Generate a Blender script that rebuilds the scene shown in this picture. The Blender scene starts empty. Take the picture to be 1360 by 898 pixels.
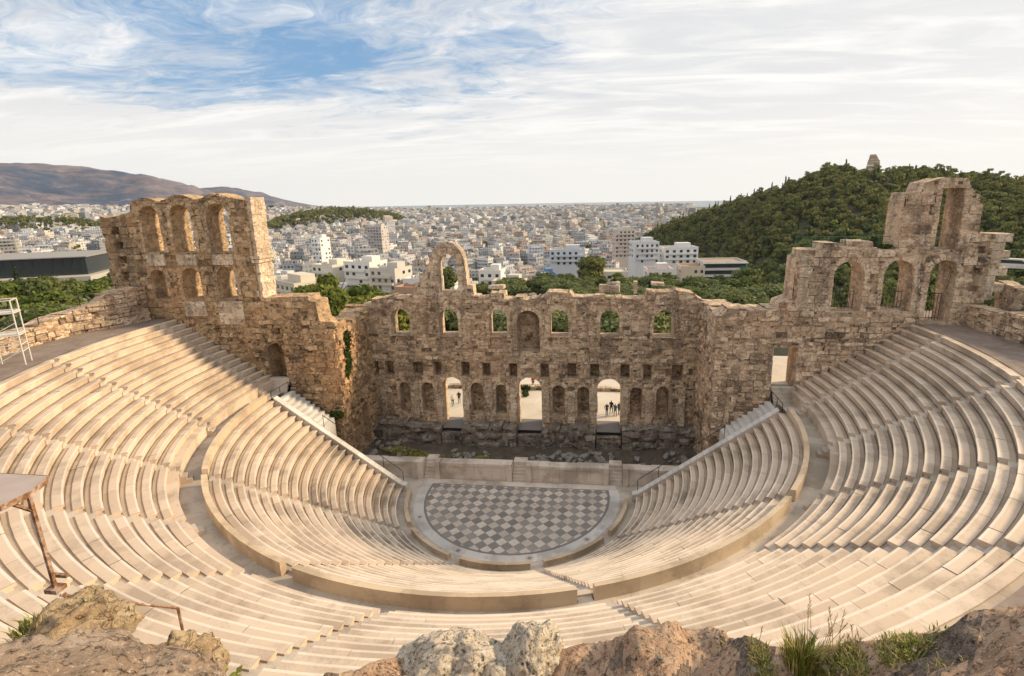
import bpy, bmesh, math, random
import numpy as np
from mathutils import Vector, Matrix, noise

R = math.radians
sin, cos, pi, hypot = math.sin, math.cos, math.pi, math.hypot
C = bpy.context.scene.collection
scene = bpy.context.scene
random.seed(7)

# ------------------------------------------------------------------ camera
cam_d = bpy.data.cameras.new('camera')
cam = bpy.data.objects.new('camera', cam_d); C.objects.link(cam)
CAM = Vector((7.31, -42.84, 26.97))
yaw, pit, rol = 0.104, 0.231, -0.017
F_ = Vector((-sin(yaw)*cos(pit), cos(yaw)*cos(pit), -sin(pit)))
R_ = Vector((cos(yaw), sin(yaw), 0)); U_ = R_.cross(F_)
R2 = cos(rol)*R_ + sin(rol)*U_; U2 = -sin(rol)*R_ + cos(rol)*U_
mw = Matrix.Identity(4)
for i in range(3):
    mw[i][0], mw[i][1], mw[i][2], mw[i][3] = R2[i], U2[i], -F_[i], CAM[i]
cam.matrix_world = mw
cam_d.sensor_width = 36; cam_d.lens = 685.0/1360*36
cam_d.shift_x = -43.3/1360; cam_d.shift_y = -24.9/1360
cam_d.clip_start = 0.1; cam_d.clip_end = 60000
scene.camera = cam

# ------------------------------------------------------------------ light
SUN_AZ, SUN_EL = R(71), R(26)
SUN = Vector((sin(SUN_AZ)*cos(SUN_EL), cos(SUN_AZ)*cos(SUN_EL), sin(SUN_EL)))
sd = bpy.data.lights.new('sun', 'SUN'); sd.energy = 4.6; sd.angle = R(7); sd.color = (1, .765, .48)
so = bpy.data.objects.new('sun', sd); C.objects.link(so)
so.rotation_euler = (-SUN).to_track_quat('-Z', 'Y').to_euler()
scene.view_settings.view_transform = 'Standard'; scene.view_settings.look = 'None'
scene.view_settings.exposure = 0.22; scene.view_settings.gamma = 1.0
scene.view_settings.use_curve_mapping = False
scene.cycles.max_bounces = 6; scene.cycles.diffuse_bounces = 3; scene.cycles.volume_bounces = 0
scene.cycles.transparent_max_bounces = 8
scene.cycles.use_denoising = True

class NT:
    """small node-tree builder"""
    def __init__(s, tree): s.t = tree; s.t.nodes.clear()
    def n(s, typ, ins=None, **at):
        nd = s.t.nodes.new('ShaderNode'+typ)
        for k, v in at.items(): setattr(nd, k, v)
        for k, v in (ins or {}).items(): s.set(nd.inputs[k], v)
        return nd
    def set(s, sock, v):
        if isinstance(v, bpy.types.NodeSocket): s.t.links.new(v, sock)
        elif isinstance(v, bpy.types.Node): s.t.links.new(v.outputs[0], sock)
        else:
            if isinstance(v, (tuple, list)) and len(v) == 3 and sock.type == 'RGBA': v = (*v, 1)
            sock.default_value = v
    def math(s, op, a, b=0.0, c=None, clamp=False):
        nd = s.t.nodes.new('ShaderNodeMath'); nd.operation = op; nd.use_clamp = clamp
        s.set(nd.inputs[0], a); s.set(nd.inputs[1], b)
        if c is not None: s.set(nd.inputs[2], c)
        return nd.outputs[0]
    def vmath(s, op, a, b=None, out=0):
        nd = s.t.nodes.new('ShaderNodeVectorMath'); nd.operation = op
        s.set(nd.inputs[0], a)
        if b is not None: s.set(nd.inputs[1], b)
        return nd.outputs[out]
    def mix(s, f, a, b, mode='MIX'):
        nd = s.t.nodes.new('ShaderNodeMix'); nd.data_type = 'RGBA'; nd.blend_type = mode
        s.set(nd.inputs[0], f); s.set(nd.inputs[6], a); s.set(nd.inputs[7], b)
        return nd.outputs[2]
    def ramp(s, f, stops, interp='LINEAR'):
        nd = s.t.nodes.new('ShaderNodeValToRGB'); s.set(nd.inputs[0], f)
        cr = nd.color_ramp; cr.interpolation = interp
        while len(cr.elements) < len(stops): cr.elements.new(.5)
        for e, (p, c) in zip(cr.elements, stops):
            e.position = p; e.color = (*c, 1) if isinstance(c, (tuple, list)) else (c, c, c, 1)
        return nd.outputs[0]
    def step(s, v, a, b):
        nd = s.t.nodes.new('ShaderNodeMapRange'); nd.interpolation_type = 'SMOOTHSTEP'
        s.set(nd.inputs[0], v); s.set(nd.inputs[1], a); s.set(nd.inputs[2], b)
        return nd.outputs[0]
    def noise(s, vec, scale, detail=4, rough=.55, dist=0.0, out=0):
        nd = s.n('TexNoise', {'Vector': vec, 'Scale': scale, 'Detail': detail, 'Roughness': rough, 'Distortion': dist})
        return nd.outputs[out]

# ------------------------------------------------------------------ world
world = bpy.data.worlds.new('World'); scene.world = world; world.use_nodes = True
w = NT(world.node_tree)
sky = w.n('TexSky', sky_type='NISHITA', sun_disc=False, sun_elevation=SUN_EL, sun_rotation=SUN_AZ, altitude=100, dust_density=1.5)
gen = w.n('TexCoord').outputs['Generated']
sep = w.n('SeparateXYZ', {0: gen}); dx, dy, dz = sep.outputs
inv = w.math('DIVIDE', 1.0, w.math('ADD', w.math('MAXIMUM', dz, 0.0), 0.10))
pl = w.n('CombineXYZ', {0: w.math('MULTIPLY', dx, inv), 1: w.math('MULTIPLY', dy, inv), 2: 0.0}).outputs[0]
mp = w.n('Mapping', {'Vector': pl, 'Rotation': (0, 0, R(-24)), 'Scale': (.75, 1.2, 1), 'Location': (.35, .2, 0)}).outputs[0]
warp = w.vmath('ADD', mp, w.vmath('SCALE', w.noise(mp, 1.1, 3, .5, 0, 1)))
for nd in world.node_tree.nodes:
    if nd.type == 'VECT_MATH' and nd.operation == 'SCALE': nd.inputs['Scale'].default_value = 1.15
n1 = w.noise(warp, 1.35, 9, .62, .3)
n2 = w.noise(warp, 4.5, 9, .70, .9)
cov = w.math('ADD', w.math('MULTIPLY', n1, .62), w.math('MULTIPLY', n2, .38))
bd = Vector((sin(R(-33))*cos(R(27)), cos(R(-33))*cos(R(27)), sin(R(27))))
blue_w = w.step(w.vmath('DOT_PRODUCT', gen, tuple(bd), 1), .74, .975)
bd2 = Vector((sin(R(-3))*cos(R(9.5)), cos(R(-3))*cos(R(9.5)), sin(R(9.5))))
blue2 = w.math('MULTIPLY', w.step(w.vmath('DOT_PRODUCT', gen, tuple(bd2), 1), .990, .9995), .42)
hi = w.step(dz, .055, .20)
bw = w.math('MULTIPLY', w.math('MAXIMUM', blue_w, blue2), hi)
cover = w.step(w.math('SUBTRACT', w.math('ADD', cov, .24), w.math('MULTIPLY', bw, .315)), .34, .60)
sun_g = w.math('POWER', w.math('MAXIMUM', w.vmath('DOT_PRODUCT', gen, tuple(SUN), 1), 0.0), 3.0)
streak = w.step(w.noise(w.n('Mapping', {'Vector': pl, 'Rotation': (0, 0, R(-18)), 'Scale': (.8, 2.6, 1), 'Location': (3.1, 1.7, 0)}).outputs[0], 1.0, 7, .6, .8), .40, .68)
ccol = w.mix(w.math('MAXIMUM', streak, w.math('MULTIPLY', sun_g, .35, clamp=True)), (6.6, 6.7, 6.9), (9.0, 8.85, 8.6))
ccol = w.mix(w.math('SUBTRACT', 1.0, w.step(dz, 0.0, .22)), ccol, (8.8, 8.5, 8.0))
ccol = w.mix(w.math('MULTIPLY', sun_g, .35, clamp=True), ccol, (10.0, 9.4, 8.7))
skyc = w.mix(1.0, sky.outputs[0], (1.0, 1.0, 1.0), 'MULTIPLY')
blue = w.mix(.6, skyc, (1.9, 4.0, 6.9))
low = w.step(dz, -.12, -.01)
fin = w.mix(cover, blue, ccol)
fin = w.mix(low, (3.2, 2.7, 2.2), fin)
bg = w.n('Background', {'Color': fin, 'Strength': 0.1})
wo = w.n('OutputWorld', {'Surface': bg.outputs[0]})

# ------------------------------------------------------------------ mesh helpers
def h1(*a):
    v = 0.0
    for i, x in enumerate(a): v += x*(12.9898+i*65.233)
    v = sin(v)*43758.5453
    return v-math.floor(v)

class MB:
    def __init__(s): s.v = []; s.f = []; s.m = []; s.t = []
    def add(s, p): s.v.append(tuple(p)); return len(s.v)-1
    def poly(s, pts, m=0, t=.5):
        i = len(s.v); s.v.extend(tuple(p) for p in pts)
        s.f.append(tuple(range(i, i+len(pts)))); s.m.append(m); s.t.append(t)
    def box(s, c, size, rz=0, m=0, t=.5, jit=0):
        cx, cy, cz = c; hx, hy, hz = size[0]/2, size[1]/2, size[2]/2
        ca, sa = cos(rz), sin(rz)
        P = []
        for z in (-hz, hz):
            for x, y in ((-hx, -hy), (hx, -hy), (hx, hy), (-hx, hy)):
                if jit: jx, jy, jz = (random.uniform(-jit, jit) for _ in range(3))
                else: jx = jy = jz = 0
                P.append((cx+(x+jx)*ca-(y+jy)*sa, cy+(x+jx)*sa+(y+jy)*ca, cz+z+jz))
        i = len(s.v); s.v.extend(P)
        for f in ((0, 3, 2, 1), (4, 5, 6, 7), (0, 1, 5, 4), (1, 2, 6, 5), (2, 3, 7, 6), (3, 0, 4, 7)):
            s.f.append(tuple(i+k for k in f)); s.m.append(m); s.t.append(t)
    def tube(s, pts, r, n=7, m=0, t=.5, cap=True):
        pts = [Vector(p) for p in pts]; rs = r if isinstance(r, (list, tuple)) else [r]*len(pts)
        i0 = len(s.v); ref = None
        for k, p in enumerate(pts):
            d = (pts[min(k+1, len(pts)-1)]-pts[max(k-1, 0)]).normalized()
            if ref is None: ref = d.orthogonal().normalized()
            ref = (ref-d*ref.dot(d)).normalized(); b = d.cross(ref)
            for j in range(n):
                a = 2*pi*j/n
                s.v.append(tuple(p+(ref*cos(a)+b*sin(a))*rs[k]))
        for k in range(len(pts)-1):
            for j in range(n):
                a = i0+k*n+j; b_ = i0+k*n+(j+1) % n
                s.f.append((a, b_, b_+n, a+n)); s.m.append(m); s.t.append(t)
        if cap:
            s.f.append(tuple(i0+j for j in reversed(range(n)))); s.m.append(m); s.t.append(t)
            e = i0+(len(pts)-1)*n
            s.f.append(tuple(e+j for j in range(n))); s.m.append(m); s.t.append(t)
    def mesh(s, name, mats, smooth=False):
        me = bpy.data.meshes.new(name); me.from_pydata(s.v, [], s.f)
        for mt in (mats if isinstance(mats, (list, tuple)) else [mats]): me.materials.append(mt)
        me.polygons.foreach_set('material_index', s.m)
        at = me.attributes.new('tone', 'FLOAT', 'FACE'); at.data.foreach_set('value', s.t)
        if smooth: me.polygons.foreach_set('use_smooth', [True]*len(s.f))
        me.update(); return me
    def build(s, name, mats, parent=None, smooth=False):
        return link(name, s.mesh(name, mats, smooth), parent)

def link(name, me, parent=None, loc=None):
    o = bpy.data.objects.new(name, me); C.objects.link(o)
    if parent: o.parent = parent
    if loc: o.location = loc
    return o
def tag(o, label=None, cat=None, group=None, kind=None):
    if label: o['label'] = label
    if cat: o['category'] = cat
    if group: o['group'] = group
    if kind: o['kind'] = kind
    return o
def thing(name, loc, label, cat, group=None, rz=0):
    o = bpy.data.objects.new(name, None); C.objects.link(o); o.location = loc; o.rotation_euler.z = rz
    return tag(o, label, cat, group)
def dup(root, loc, rz=0, sc=1, label=None, group=None):
    r = root.copy(); C.objects.link(r); r.location = loc; r.rotation_euler = (0, 0, rz); r.scale = (sc, sc, sc)
    if label: r['label'] = label
    if group: r['group'] = group
    for ch in root.children:
        c = ch.copy(); C.objects.link(c); c.parent = r
        for g in ch.children:
            d = g.copy(); C.objects.link(d); d.parent = c
    return r

# ------------------------------------------------------------------ materials
def material(name, fn):
    m = bpy.data.materials.new(name); m.use_nodes = True
    t = NT(m.node_tree); out = t.n('OutputMaterial')
    bs = t.n('BsdfPrincipled', {'Roughness': .9, 'Specular IOR Level': .25})
    t.set(out.inputs[0], bs.outputs[0]); fn(t, bs); return m
def tone_of(t): return t.n('Attribute', attribute_name='tone').outputs['Fac']
def pos_of(t): return t.n('TexCoord').outputs['Object']
def bump(t, bs, hgt, strength=.5, dist=.05, prev=None):
    b = t.n('Bump', {'Height': hgt, 'Strength': strength, 'Distance': dist})
    if prev: t.set(b.inputs['Normal'], prev)
    t.set(bs.inputs['Normal'], b.outputs[0]); return b.outputs[0]
def plain(name, col, rough=.6, metal=0, var=.12, scale=6):
    def fn(t, bs):
        n = t.noise(pos_of(t), scale, 5)
        c = t.mix(n, tuple(x*(1-var) for x in col), tuple(min(1, x*(1+var)) for x in col))
        t.set(bs.inputs['Base Color'], c); bs.inputs['Roughness'].default_value = rough; bs.inputs['Metallic'].default_value = metal
        bump(t, bs, n, .1, .01)
    return material(name, fn)

def ruin_stone(name, tint, dark=1.0, scale=1.5, pink=.5):
    """weathered masonry: rubble cells, joints, lichen-grey stains, per-block tone"""
    def fn(t, bs):
        p = pos_of(t); tone = tone_of(t)
        wv = t.vmath('ADD', p, t.vmath('MULTIPLY', t.noise(p, 1.7, 3, .5, 0, 1), (.35, .35, .35)))
        sc = t.n('Mapping', {'Vector': wv, 'Scale': (1, 1, 1.75)}).outputs[0]
        ve = t.n('TexVoronoi', {'Vector': sc, 'Scale': scale}, feature='DISTANCE_TO_EDGE').outputs[0]
        vc = t.n('TexVoronoi', {'Vector': sc, 'Scale': scale}).outputs['Color']
        cell = t.n('SeparateXYZ', {0: vc}).outputs[0]
        big = t.noise(p, .16, 5, .62, .6); mid = t.noise(p, .9, 6, .65, .4); fine = t.noise(p, 7, 8, .7)
        a = t.math('ADD', t.math('MULTIPLY', tone, .46), t.math('ADD', t.math('MULTIPLY', cell, .22), t.math('MULTIPLY', mid, .40)))
        c = t.ramp(a, [(.12, tuple(x*.16 for x in tint)), (.22, tuple(x*.40 for x in tint)), (.36, tuple(x*.70 for x in tint)), (.56, tint),
                       (.80, (tint[0]*1.28, tint[1]*1.36, tint[2]*1.46))])
        c = t.mix(t.math('MULTIPLY', t.step(big, .48, .66), pink), c, (tint[0]*1.02, tint[1]*.86, tint[2]*.78))
        # soot grey stains hang in long vertical streaks
        sm = t.n('Mapping', {'Vector': p, 'Scale': (.55, .55, .12)}).outputs[0]
        stain = t.math('MULTIPLY', t.step(t.noise(sm, 1.0, 7, .68, .6), .49, .64), t.step(fine, .30, .62))
        c = t.mix(t.math('MULTIPLY', stain, .82), c, (.085*dark, .072*dark, .062*dark))
        c = t.mix(t.math('MULTIPLY', t.step(t.noise(p, 2.2, 7, .75, .3), .56, .64), .65), c, (tint[0]*1.35, tint[1]*1.5, tint[2]*1.68))
        jm = t.step(t.noise(p, 1.3, 4, .6), .42, .60)
        joint = t.math('MAXIMUM', t.step(ve, .0, .055), t.math('SUBTRACT', 1.0, t.math('MULTIPLY', jm, .75)))
        pits = t.step(t.noise(p, 2.9, 8, .78, .5), .33, .45)
        c = t.mix(t.math('MULTIPLY', t.step(t.noise(p, 3.6, 8, .8, .6), .50, .60), .68), c, tuple(x*.42 for x in tint))
        c = t.mix(joint, tuple(x*.42 for x in tint), c)
        c = t.mix(pits, tuple(x*.30 for x in tint), c)
        t.set(bs.inputs['Base Color'], c)
        hgt = t.math('ADD', t.math('MULTIPLY', t.step(ve, 0, .2), t.math('MULTIPLY', jm, .5)), t.math('ADD', t.math('MULTIPLY', fine, .5), t.math('MULTIPLY', pits, .5)))
        bump(t, bs, hgt, .9, .12)
    return material(name, fn)

M = {}
M['facade'] = ruin_stone('facade_stone', (.59, .445, .31), 1.0, 1.5, .3)
M['wing'] = ruin_stone('wing_stone', (.62, .46, .32), 1.0, 1.25, .35)
M['leftwing'] = ruin_stone('left_wing_stone', (.52, .36, .215), 1.0, 1.3, .6)
M['pale'] = ruin_stone('pale_ashlar', (.60, .475, .345), 1.1, .8, .3)
M['darkbase'] = ruin_stone('dark_base_stone', (.31, .265, .22), .7, 1.3, .2)

def marble(name, a, b, dirt, rough=.6, dirtk=.5):
    def fn(t, bs):
        p = pos_of(t); tone = tone_of(t)
        big = t.noise(p, .33, 5, .62); mid = t.noise(p, 1.9, 6, .66, .5); fine = t.noise(p, 11, 6, .7)
        c = t.mix(t.math('ADD', t.math('MULTIPLY', tone, .75), t.math('MULTIPLY', mid, .3)), a, b)
        c = t.mix(t.math('MULTIPLY', t.step(t.math('ADD', big, t.math('MULTIPLY', fine, .22)), .56, .74), dirtk), c, dirt)
        c = t.mix(t.math('MULTIPLY', t.step(mid, .56, .72), dirtk*.5), c, tuple(x*.7 for x in dirt))
        t.set(bs.inputs['Base Color'], c); bs.inputs['Roughness'].default_value = rough
        bump(t, bs, t.math('ADD', mid, t.math('MULTIPLY', fine, .4)), .25, .03)
    return material(name, fn)
M['seat'] = marble('seat_marble', (.555, .435, .33), (.67, .555, .44), (.33, .26, .195), .6, .65)
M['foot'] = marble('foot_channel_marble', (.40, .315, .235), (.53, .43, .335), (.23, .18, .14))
M['oldseat'] = marble('worn_seat_marble', (.40, .32, .25), (.66, .55, .44), (.22, .18, .145), .7, .9)
M['white'] = marble('white_marble', (.58, .56, .53), (.70, .68, .655), (.38, .35, .32), .5, .5)
M['parapet'] = marble('parapet_marble', (.54, .42, .29), (.64, .52, .38), (.36, .28, .20), .65, .8)
M['podium'] = marble('podium_marble', (.58, .505, .435), (.70, .62, .54), (.32, .26, .21), .6, .7)
M['floorstone'] = marble('walkway_stone', (.47, .41, .345), (.58, .515, .44), (.32, .27, .22), .7, .8)
# ------------------------------------------------------------------ ground
def lerp(a, b, t): return a+(b-a)*t
def sst(x, a, b):
    t = min(1, max(0, (x-a)/(b-a))); return t*t*(3-2*t)
def pl_(x, pts):
    if x <= pts[0][0]: return pts[0][1]
    for (a, b), (c, d) in zip(pts, pts[1:]):
        if x <= c: return b+(d-b)*(x-a)/(c-a)
    return pts[-1][1]
PF = [(45, 1.2), (70, -3), (100, -11), (150, -22), (200, -32), (300, -42), (1000, -50), (4300, -57), (4700, -75), (9000, -95), (30000, -110)]
PL = [(45, 12), (75, 9.5), (100, 8), (150, 0), (250, -15), (400, -28), (1000, -35), (2200, -22), (4600, 27), (6000, 60), (9000, 60), (30000, -110)]
PM = [(45, 8), (100, 2), (150, -12), (250, -24), (400, -34), (1000, -45), (3000, -42), (4600, -6), (5600, 0), (9000, -60), (30000, -110)]
PR = [(45, 10), (100, 2), (200, -18), (300, -28), (700, -35), (3000, -60), (9000, -80), (30000, -110)]
def gz(x, y):
    r = hypot(x, y); a = math.degrees(math.atan2(x, y))
    if a > 0:
        f = pl_(r, PF); k = sst(a, 14, 45); z = lerp(f, pl_(r, PR), k)
    else:
        f = pl_(r, PF); m_ = pl_(r, PM); l = pl_(r, PL)
        z = lerp(f, m_, sst(-a, 16, 36)); z = lerp(z, l, sst(-a, 34, 54))
    if abs(a) > 75: z = lerp(z, 14 if r < 300 else -20, sst(abs(a), 75, 110))
    if y < 14 and r < 47: z = -1.5 if r < 41 else lerp(-1.5, z, (r-41)/6)
    if y >= 12 and r < 60: z = min(z, lerp(-.6, z, sst(r, 48, 60)))
    return z

def polar_grid(azs, rs, fz, c=(0, 0)):
    mb = MB(); n = len(rs)
    for a in azs:
        for r in rs:
            x, y = c[0]+r*sin(a), c[1]+r*cos(a); mb.v.append((x, y, fz(x, y)))
    for i in range(len(azs)-1):
        for j in range(n-1):
            a = i*n+j; mb.f.append((a, a+1, a+n+1, a+n)); mb.m.append(0); mb.t.append(.5)
    return mb
def earth(name, stops, sc=.5, bs_=.5, bd_=.1, fine_sc=9):
    def fn(t, bs):
        p = pos_of(t)
        n = t.noise(p, sc, 9, .68, .5); f = t.noise(p, fine_sc, 6, .7)
        c = t.ramp(t.math('ADD', t.math('MULTIPLY', n, .75), t.math('MULTIPLY', f, .25)), stops)
        t.set(bs.inputs['Base Color'], c)
        bump(t, bs, t.math('ADD', n, t.math('MULTIPLY', f, .4)), bs_, bd_)
    return material(name, fn)
M['ground'] = earth('city_ground', [(.3, (.05, .055, .03)), (.45, (.12, .11, .075)), (.6, (.2, .19, .17)), (.75, (.26, .235, .2))], .03, .2, .3)
rs = [0]+[10*1.13**k for k in range(57)]
polar_grid([R(a) for a in range(0, 361, 3)], rs, gz).build('ground', M['ground'], smooth=True)['kind'] = 'structure'

M['water'] = plain('sea_water', (.10, .14, .17), .25, 0, .1, .001)
mb = MB()
for k in range(40):
    a0, a1 = R(-70+3.5*k), R(-66.5+3.5*k)
    mb.poly([(4400*sin(a0), 4400*cos(a0), -66), (9300*sin(a0), 9300*cos(a0), -66), (9300*sin(a1), 9300*cos(a1), -66), (4400*sin(a1), 4400*cos(a1), -66)])
mb.build('water', M['water'])['kind'] = 'structure'

M['plaza'] = earth('plaza_gravel', [(.3, (.46, .40, .32)), (.5, (.60, .54, .45)), (.7, (.70, .64, .55))], .25, .3, .03)
mb = MB()
for i in range(18):
    x0 = -45+5*i
    mb.poly([(x0, 11.5, 1.5), (x0+5, 11.5, 1.5), (x0+5, 45, 1.5), (x0, 45, 1.5)])
mb.build('plaza', M['plaza'])['kind'] = 'structure'

# ------------------------------------------------------------------ seating
def pt(r, a, z): return (r*sin(a), -r*cos(a), z)
def sweep(mb, prof, a0, a1, blk=(1.1, 2.1), zj=.012, base=None, seed=0, step=1.6):
    """stone ring sector: prof = list of (R, z, mat) ; each block its own tone and tiny settlement"""
    rg = random.Random(seed); rm = prof[0][0]; a = a0; n = 0
    while a < a1-1e-6:
        da = rg.uniform(*blk)/rm; b = min(a1, a+da)
        if a1-b < .4/rm: b = a1
        dz_ = rg.uniform(-zj, zj); tn = rg.random()
        if rg.random() < .12: tn = rg.choice((-.25, 1.25))
        ns = max(1, int(math.ceil((b-a)*rm/step)))
        for k in range(ns):
            p0, p1 = a+(b-a)*k/ns, a+(b-a)*(k+1)/ns
            for (ra, za, m), (rb, zb, _) in zip(prof, prof[1:]):
                mb.poly([pt(ra, p0, za+dz_), pt(ra, p1, za+dz_), pt(rb, p1, zb+dz_), pt(rb, p0, zb+dz_)], m, tn if m == 0 else tn*.7+.15*rg.random())
        a = b; n += 1
    if base is not None:
        for aa in (a0, a1):
            mb.poly([pt(r, aa, z) for r, z, _ in prof]+[pt(prof[-1][0], aa, base), pt(prof[0][0], aa, base)], 0, .45)

def row_profile(r, z_floor, z_top, pitch, seat=.37, dip=.05):
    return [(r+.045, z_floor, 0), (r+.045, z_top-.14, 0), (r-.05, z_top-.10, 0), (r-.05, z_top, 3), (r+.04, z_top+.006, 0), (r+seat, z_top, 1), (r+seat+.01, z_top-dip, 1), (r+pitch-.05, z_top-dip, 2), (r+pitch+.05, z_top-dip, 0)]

M['edge'] = marble('marble_edge_highlight', (.68, .58, .465), (.79, .69, .575), (.48, .40, .32), .5, .5)  # lighter nosing strip: light caught on the seat edge, painted as colour
M['joint_shade'] = marble('shaded_joint', (.15, .12, .09), (.26, .21, .16), (.09, .075, .06))  # dark strip behind each foot channel: crevice shade painted into the joint
LOW_R0, LOW_P, LOW_RISE, LOW_N = 11.0, .647, .47, 19
UP_R0, UP_P, UP_RISE, UP_N, UP_Z0 = 25.4, .679, .436, 14, 9.75
low_aisles = [-53.3, -19.6, 17.0, 54.0]
up_aisles = [-92.2, -72.9, -55.2, -38.2, -21.8, -3.7, 18.6, 38.6, 54.6, 72.3, 89.2]
AW = .36
def ends(lo, hi, r, first, last, wall):
    a0 = R(lo)+math.asin(AW/r) if not first else -(pi/2+math.asin(wall/r))
    a1 = R(hi)-math.asin(AW/r) if not last else (pi/2+math.asin(wall/r))
    return a0, a1
low_labels = ['lower tier wedge of marble seats at the far left, beside the left parodos steps',
              'lower tier wedge of marble seats left of the middle, curving down to the orchestra',
              'middle wedge of the lower tier seats, nearest the camera and facing the stage',
              'lower tier wedge of marble seats right of the middle, below the curved parapet',
              'lower tier wedge of greyish marble seats at the far right, beside the right parodos steps']
for k in range(5):
    lo = low_aisles[k-1] if k else -90; hi = low_aisles[k] if k < 4 else 90
    w_ = thing('seating_wedge', (0, 0, 0), low_labels[k], 'seating', 'lower tier seating wedges')
    for i in range(LOW_N):
        r = LOW_R0+LOW_P*i; zt = LOW_RISE*(i+1); zf = LOW_RISE*i-.05 if i else -.02
        a0, a1 = ends(lo, hi, r, k == 0, k == 4, -.35)
        mb = MB(); prof = row_profile(r, zf, zt, LOW_P)
        if i == LOW_N-1: prof = prof[:-1]+[(23.32, zt-.05, 0)]
        sweep(mb, prof, a0, a1, base=zf-.3, seed=k*100+i)
        mb.build('seat_row', [M['oldseat' if h1(i, k, 3) > (i-1)/11 else 'seat'], M['foot'], M['joint_shade'], M['edge']], w_)
up_labels = ['uppermost left wedge of the upper tier, squeezed against the left arched wing',
             'upper tier wedge below the outer left rubble wall, second from the left wing',
             'upper tier wedge at the far left edge, lit warm, third from the left wing',
             'upper tier wedge above the little podium stair at the left bend of the walkway',
             'upper tier wedge in the lower left, beside the rusty railing',
             'upper tier wedge at the bottom, left of the middle and partly behind the white boulder',
             'upper tier wedge at the bottom, right of the middle above the reddish ledge',
             'upper tier wedge in the lower right, above the grass tuft',
             'upper tier wedge at the right edge below the bend of the walkway',
             'shaded upper tier wedge at the right, third from the right wing',
             'shaded upper tier wedge below the paved landing, second from the right wing',
             'uppermost right wedge of the upper tier, squeezed against the right arched wing']
for k in range(12):
    lo = up_aisles[k-1] if k else -95; hi = up_aisles[k] if k < 11 else 95
    w_ = thing('seating_wedge', (0, 0, 0), up_labels[k], 'seating', 'upper tier seating wedges')
    for i in range(UP_N):
        r = UP_R0+UP_P*i; zt = UP_Z0+UP_RISE*(i+1); zf = zt-UP_RISE-.05 if i else UP_Z0-.02
        a0, a1 = ends(lo, hi, r, k == 0, k == 11, 3.35)
        if a1-a0 < .02: continue
        mb = MB(); prof = row_profile(r, zf, zt, UP_P, .39)
        if i == UP_N-1: prof = prof[:-1]+[(UP_R0+UP_P*UP_N+.02, zt-.04, 0)]
        sweep(mb, prof, a0, a1, base=zf-.3, seed=2000+k*100+i)
        mb.build('seat_row', [M['seat'], M['foot'], M['joint_shade'], M['edge']], w_)
    a0, a1 = ends(lo, hi, 25.0, k == 0, k == 11, 3.35)
    mb = MB(); sweep(mb, [(24.9, 8.7, 0), (24.9, 9.6, 0), (24.84, 9.63, 0), (24.84, 9.75, 0), (25.45, 9.74, 1), (25.46, 9.7, 1)], a0, a1, (1.4, 2.4), .008, 8.5, 5000+k)
    mb.build('podium_wall', [M['seat'], M['foot'], M['joint_shade'], M['edge']], w_)

def stairs(name, ang, r_list, label, group):
    """narrow flight running up between two wedges; r_list = [(r, z_before, z_after)...]"""
    mb = MB(); a = R(ang); d = Vector((sin(a), -cos(a), 0)); sd_ = Vector((cos(a), sin(a), 0))
    for (r0, r1, z, zb) in r_list:
        tn = random.random()
        P = [d*r0-sd_*AW, d*r0+sd_*AW, d*r1+sd_*AW, d*r1-sd_*AW]
        top = [(p.x, p.y, z) for p in P]; bot = [(p.x, p.y, zb) for p in P]
        mb.poly(top, 1, tn*.6+.2); mb.poly([top[0], top[1], bot[1], bot[0]], 0, tn)
        mb.poly([top[1], top[2], bot[2], bot[1]], 0, tn); mb.poly([top[3], top[0], bot[0], bot[3]], 0, tn); mb.poly([top[2], top[3], bot[3], bot[2]], 0, tn)
    o = mb.build(name, [M['seat'], M['floorstone']]); tag(o, label, 'stairway', group)
for k, a in enumerate(low_aisles):
    L = []
    for i in range(LOW_N):
        r = LOW_R0+LOW_P*i; z = LOW_RISE*i
        L += [(r-.04, r+.29, z+.235, z-.5), (r+.29, r+LOW_P-.04, z+.42, z-.5)]
    L.append((LOW_R0+LOW_P*LOW_N-.1, 23.66, 8.752, 8.0))
    stairs('stairway', a, L, ['narrow stairway nearest the left end of the lower tier', 'narrow lower tier stairway left of the middle wedge',
                              'narrow lower tier stairway right of the middle wedge, with a white walk at its foot', 'narrow stairway nearest the right end of the lower tier'][k], 'lower tier stairways')
for k, a in enumerate(up_aisles):
    L = [(24.2, 24.5, 9.0, 8.6), (24.5, 24.8, 9.25, 8.6), (24.8, 25.1, 9.5, 8.6), (25.1, 25.4, 9.745, 8.6)]
    for i in range(UP_N):
        r = UP_R0+UP_P*i; z = UP_Z0+UP_RISE*i
        L += [(r-.02, r+.32, z+.21, z-.5), (r+.32, r+UP_P-.02, z+.395, z-.5)]
    stairs('stairway', a, L, ['upper stairway hugging the left arched wing', 'second upper stairway from the left wing', 'third upper stairway from the left wing, ending at a small podium stair',
        'fourth upper stairway from the left wing', 'upper stairway beside the lower left wedge with the rusty railing', 'upper stairway meeting the walkway near the bottom middle',
        'upper stairway just behind the reddish ledge, right of the middle', 'upper stairway running up to the grass tuft side', 'third upper stairway from the right wing, leaving the picture at the right edge',
        'second upper stairway from the right wing', 'upper stairway hugging the right arched wing'][k], 'upper tier stairways')

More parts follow.
